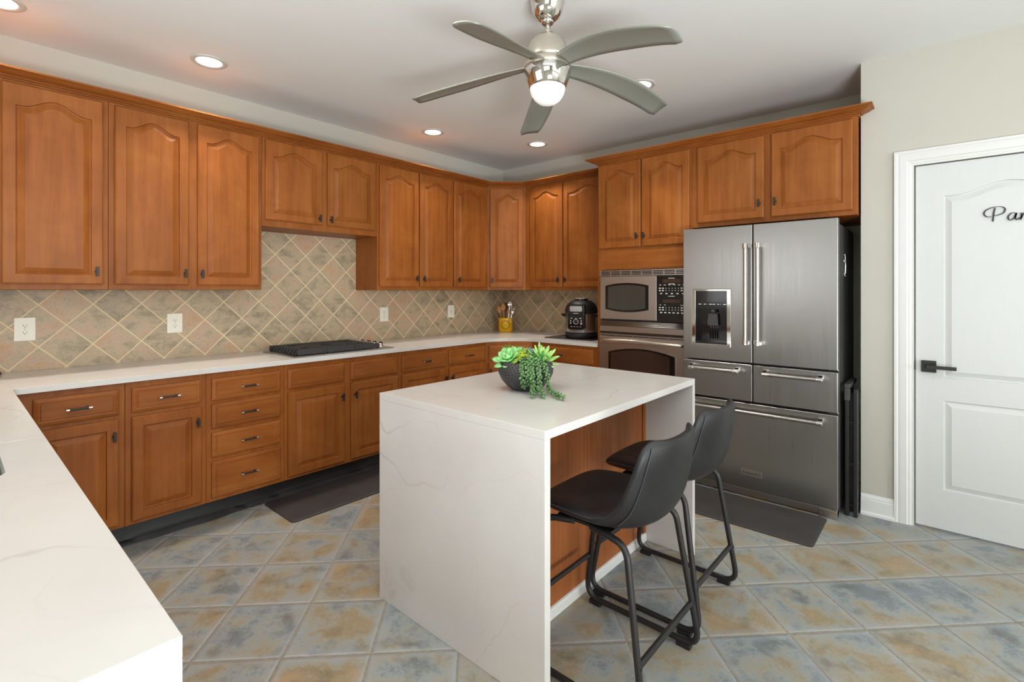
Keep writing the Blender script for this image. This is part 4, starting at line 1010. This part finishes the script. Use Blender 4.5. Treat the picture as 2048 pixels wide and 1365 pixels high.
# ------------------------------------------------------------------ yellow utensil crock and utensils
kx, ky = -.190, -.205
bm = BM(); H = .150; R0 = .078
t = thing('utensil_crock', 'yellow cut-out utensil crock in the counter corner', 'crock', (kx, ky, CT1))
pr = [(0, .0008), (.076, .0008), (R0, .004), (R0, .146), (.0775, H), (.073, H), (.072, .146), (.072, .008), (0, .008)]
lathe(bm, pr, 40, (kx, ky, CT1)); build(bm, 'crock_body', 'yellow', t)
fa = math.atan2(CAM.y-ky, CAM.x-kx)
bm = BM()
def curved(bm, th, z, dth, dz, tilt, n=8):
    """an elongated dark plate hugging the cylinder in place of a hole"""
    P = []
    for i in range(n):
        q = 2*pi*i/n; e1, e2 = cos(q)*dz, sin(q)*dth
        P.append((th+(e1*cos(tilt)-e2*sin(tilt))/R0, z+e1*sin(tilt)+e2*cos(tilt)))
    A = [bm.verts.new((kx+(R0-.001)*cos(u), ky+(R0-.001)*sin(u), CT1+v)) for u, v in P]; B = [bm.verts.new((kx+(R0+.0006)*cos(u), ky+(R0+.0006)*sin(u), CT1+v)) for u, v in P]
    bm.faces.new(B); bm.faces.new(A[::-1])
    for i in range(n): bm.faces.new((A[i], A[(i+1) % n], B[(i+1) % n], B[i]))
for off in (0, 2*pi/3, 4*pi/3):
    for i in range(16):
        q = 2*pi*i/16+.2; curved(bm, fa+off+.045*cos(q)/R0, .076+.045*sin(q), .0032, .0145, q)
    for i in range(7): curved(bm, fa+off+.012*cos(i*.9)/R0, .076+.012*sin(i*.9), .0022, .0026, 0)
build(bm, 'cutout_shade', 'slot', t)  # dark plates paint the shade inside the holes
RT = Vector((sin(YAW), -cos(YAW), 0)); FWD = Vector((cos(YAW), sin(YAW), 0))
def utensil(name, label, dr, df, hr, hf, top, kind, mat_, br=.02):
    """dr, df: foot inside the crock; hr, hf: head offset; all to the viewer's right / away"""
    base_ = Vector((kx, ky, CT1+.012))+RT*dr+FWD*df; tip = Vector((kx, ky, CT1+top))+RT*hr+FWD*hf
    d = (tip-base_).normalized(); L = (tip-base_).length
    t = thing(name, label, 'utensil', base_, 'utensils in the yellow crock')
    side = RT-d*RT.dot(d); side.normalize(); nrm = d.cross(side)
    bm = BM(); hl = {'spoon': .085, 'spatula': .10, 'whisk': .11, 'ladle': .06, 'fork': .07}[kind]
    tube(bm, [base_, base_+d*(L-hl)*.5, base_+d*(L-hl+.004)], [.0055, .0048, .005], 10); build(bm, 'handle', mat_, t, smooth=60)
    h0 = base_+d*(L-hl); bm = BM()
    if kind in ('spoon', 'ladle'):
        for sgn in (1, -1):
            pass
        ring = []
        N_ = 9; rows = []
        for i in range(N_+1):
            s = i/N_; wv = br*sin(pi*min(.985, max(.03, s**.8)))**.7; row = []
            for j in range(7):
                q = (j/3-1); row.append(bm.verts.new(h0+d*hl*s+side*wv*q+nrm*(.35*wv*(1-q*q))))
            rows.append(row)
        for A, B in zip(rows, rows[1:]):
            for j in range(6): bm.faces.new((A[j], A[j+1], B[j+1], B[j]))
        build(bm, 'head', mat_, t, smooth=180, solid=(.004, 0))
    elif kind in ('spatula', 'fork'):
        xf = lambda u, v, n: h0+side*u+d*v+nrm*n
        P = [(-.006, 0), (.006, 0), (br, hl*.25), (br, hl*.95), (br*.85, hl), (-br*.85, hl), (-br, hl*.95), (-br, hl*.25)]
        prism(bm, P, -.002, .002, xf=xf) if kind == 'spatula' else None
        if kind == 'fork':
            prism(bm, [(-.005, 0), (.005, 0), (br, hl*.35), (br, hl*.5), (-br, hl*.5), (-br, hl*.35)], -.002, .002, xf=xf)
            for i in range(4): u = -br+.003+i*(2*br-.006)/3; tube(bm, [xf(u, hl*.48, 0), xf(u, hl, .003)], .0026, 8)
        build(bm, 'head', mat_, t)
    else:
        for i in range(6):
            q = pi*i/6; n_ = side*cos(q)+nrm*sin(q)
            tube(bm, catmull([h0, h0+d*hl*.4+n_*br*.75, h0+d*hl*.8+n_*br, h0+d*hl*1.0, h0+d*hl*.8-n_*br, h0+d*hl*.4-n_*br*.75, h0], 5), .0014, 6)
        build(bm, 'head', mat_, t, smooth=180)
utensil('wooden_spoon', 'pale wooden spoon leaning farthest left in the yellow crock', -.026, -.026, -.076, -.044, .285, 'spoon', 'spoon', .022)
utensil('wooden_spoon', 'pale broad wooden spoon standing left of center in the yellow crock', -.006, -.040, -.028, -.054, .315, 'spoon', 'spoon', .024)
utensil('wooden_spatula', 'dark wooden spatula leaning low to the left in the yellow crock', -.024, .008, -.082, .016, .235, 'spatula', 'spoondark', .014)
utensil('wooden_spatula', 'dark wooden spatula standing upright at the center of the yellow crock', .0, .030, .002, .060, .318, 'spatula', 'spoondark', .026)
utensil('wooden_spoon', 'slim pale wooden spoon leaning right at the front of the yellow crock', .010, -.044, .034, -.066, .270, 'spoon', 'spoon', .009)
utensil('metal_ladle', 'shiny metal ladle topmost in the yellow crock', .022, -.012, .050, .005, .330, 'ladle', 'chrome', .022)
utensil('metal_whisk', 'wire whisk leaning farthest right in the yellow crock', .028, .012, .090, .036, .290, 'whisk', 'chrome', .022)
utensil('metal_fork', 'metal serving fork leaning right beside the whisk in the yellow crock', .042, -.034, .086, -.075, .262, 'fork', 'chrome', .014)
# ------------------------------------------------------------------ succulent planter
px, py = -2.520, -2.420
t = thing('succulent_planter', 'round black carved bowl of artificial succulents on the island', 'planter', (px, py, IZ))
bm = BM(); lathe(bm, [(0, .0008), (.058, .0008), (.066, .003), (.088, .020), (.112, .048), (.126, .078), (.128, .100), (.122, .124), (.114, .134), (.110, .133), (.116, .118), (.120, .10), (.115, .075), (0, .07)], 56, (px, py, IZ)); build(bm, 'bowl', 'bowl', t)
bm = BM(); lathe(bm, [(0, .10), (.119, .10), (.118, .112), (.07, .124), (0, .128)], 28, (px, py, IZ)); build(bm, 'soil', 'moss', t)
def leaf(bm, org, d, up, L, W, T, cup=.25, tipw=.75, mi=0):
    """a fleshy leaf along d, widest near the tip"""
    d = d.normalized(); s = d.cross(up).normalized(); n_ = s.cross(d); NV, NS = 6, 8; rings = []
    for i in range(NV+1):
        v = i/NV; wv = W*(sin(pi*min(1, v*.92+.04)**(1.0/ (1.6-tipw)))**.8)*(.25+.75*v**.5); tv = T*sin(pi*(.08+.86*v))
        c = org+d*L*v+n_*(cup*L*v*v)
        rings.append([bm.verts.new(c+s*wv*cos(2*pi*k/NS)+n_*(tv*sin(2*pi*k/NS)+.3*wv*abs(cos(2*pi*k/NS))**2*.4)) for k in range(NS)])
    for A, B in zip(rings, rings[1:]):
        for k in range(NS):
            f = bm.faces.new((A[k], A[(k+1) % NS], B[(k+1) % NS], B[k])); f.smooth = True; f.material_index = mi
    bm.faces.new(rings[0][::-1]); bm.faces.new(rings[-1])
ZU = Vector((0, 0, 1))
def at_(r, f, z): return Vector((px, py, IZ+z))+RT*r+FWD*f
def rosette(name, c, axis, layers, L, W, mat_, cup=.15, T=.006, label=None):
    bm = BM(); axis = axis.normalized(); e1 = axis.cross(Vector((.3, .8, .1))).normalized(); e2 = axis.cross(e1)
    for li, (n, el, k) in enumerate(layers):
        for i in range(n):
            q = 2*pi*(i+.5*(li % 2))/n+rnd.uniform(-.12, .12); el_ = radians(el)+rnd.uniform(-.08, .08)
            d = (e1*cos(q)+e2*sin(q))*cos(el_)+axis*sin(el_)
            leaf(bm, c+d*.006, d, axis, L*k*rnd.uniform(.9, 1.1), W*k, T, cup)
    return build(bm, name, mat_, t, label)
VW = -FWD
rosette('rosette', at_(-.075, -.02, .135), ZU*.8+VW*.45-RT*.35, [(7, 8, 1), (7, 30, .85), (5, 52, .65), (4, 75, .45)], .070, .026, 'leaf', label='large mint green rosette on the left of the bowl')
rosette('rosette', at_(-.045, .035, .150), ZU+VW*.2-RT*.1, [(7, 15, 1), (6, 42, .8), (4, 68, .55)], .052, .021, 'leaf')
rosette('rosette', at_(.075, .01, .125), ZU*.8+VW*.25+RT*.30, [(10, 12, 1.0), (10, 34, 1.0), (8, 58, .85), (5, 78, .6)], .082, .0125, 'leaf2', .12, label='bright green narrow-leaved rosette on the right of the bowl')
rosette('rosette', at_(.062, -.025, .128), ZU*.7+VW*.7, [(7, 25, 1), (6, 50, .8), (4, 75, .5)], .045, .010, 'leafd', .1)
rosette('rosette', at_(.005, .05, .150), ZU, [(8, 25, 1), (7, 52, .8), (4, 75, .6)], .042, .010, 'bluegrey', .1)
rosette('rosette', at_(.038, .03, .150), ZU+VW*.2, [(8, 25, 1), (7, 55, .8), (4, 75, .6)], .038, .008, 'bluegrey', .1)
bm = BM()
for i in range(20):
    q = rnd.uniform(0, 2*pi); d = (RT*cos(q)*.45+FWD*sin(q)*.35+ZU); L = rnd.uniform(.055, .080)
    b0 = at_(-.075, .04, .130); tube(bm, [b0+RT*cos(q)*.008, b0+d.normalized()*L*.6, b0+d.normalized()*L+RT*cos(q)*.006], [.0026, .0020, .0004], 6)
build(bm, 'spiky_tuft', 'leafd', t, smooth=180)
bm = BM()
for i in range(34):
    r_, f_ = rnd.uniform(-.052, .022), rnd.uniform(-.095, .03); z = .125+.05*(1-abs(r_+.01)/.06)*(.5+.5*min(1, (f_+.1)/.1))+rnd.uniform(-.006, .012)
    c = at_(r_, f_, z)
    for k in range(9):
        q = rnd.uniform(0, 2*pi); e = rnd.uniform(-.2, 1.3); d = RT*cos(q)*cos(e)+VW*.4*cos(e)+FWD*sin(q)*cos(e)+ZU*sin(e)
        leaf(bm, c, d, ZU if abs(d.normalized().z) < .9 else RT, .012, .0044, .0030, .05)
build(bm, 'sedum_cluster', 'sedum', t, 'yellow-green sedum cluster at the front')
def strand(pts):
    P = catmull([at_(*p) for p in pts], 14); bm = BM(); tube(bm, P[::3]+[P[-1]], .0016, 6)
    acc = 0; i = 0; last = None; ang = rnd.uniform(0, 6)
    for a, b in zip(P, P[1:]):
        acc += (b-a).length
        if acc < .0062: continue
        acc = 0; d = (b-a).normalized(); e1 = d.cross(Vector((.31, .2, .9))).normalized(); e2 = d.cross(e1)
        for k in range(2):
            ang += 2.4; o = e1*cos(ang)+e2*sin(ang)
            leaf(bm, a+o*.001, o+d*.55, d if abs((o+d*.55).normalized().dot(d)) < .9 else e1, .0165*rnd.uniform(.85, 1.12), .0062, .0052, .05)
    for k in range(5):
        o = e1*cos(k*1.26)+e2*sin(k*1.26); leaf(bm, P[-1], o*.5+d, e1, .010, .0038, .003, .05)
    build(bm, 'trailing_strand', 'bead', t)
strand([(-.010, -.070, .140), (-.020, -.118, .142), (-.021, -.138, .105), (-.018, -.128, .065), (-.012, -.110, .030)])
strand([(.006, -.070, .145), (.003, -.118, .144), (.004, -.139, .105), (.006, -.128, .070), (.006, -.112, .042)])
strand([(.018, -.075, .147), (.022, -.120, .142), (.024, -.145, .105), (.026, -.145, .055), (.026, -.160, .026), (.020, -.215, .0155)])
strand([(.035, -.075, .147), (.046, -.115, .142), (.052, -.140, .105), (.054, -.140, .060), (.056, -.150, .026), (.066, -.215, .0155)])
strand([(.055, -.060, .142), (.074, -.098, .136), (.088, -.110, .095), (.092, -.105, .055), (.098, -.120, .026), (.115, -.185, .018), (.146, -.255, .0155)])
strand([(.005, -.05, .148), (.012, -.110, .150), (.014, -.136, .118), (.015, -.135, .085)])
for o in list(bpy.data.objects):
    if o.type == 'MESH' and o.parent is None and not o.get('kind') and not o.get('label'): print('UNLABELLED', o.name)
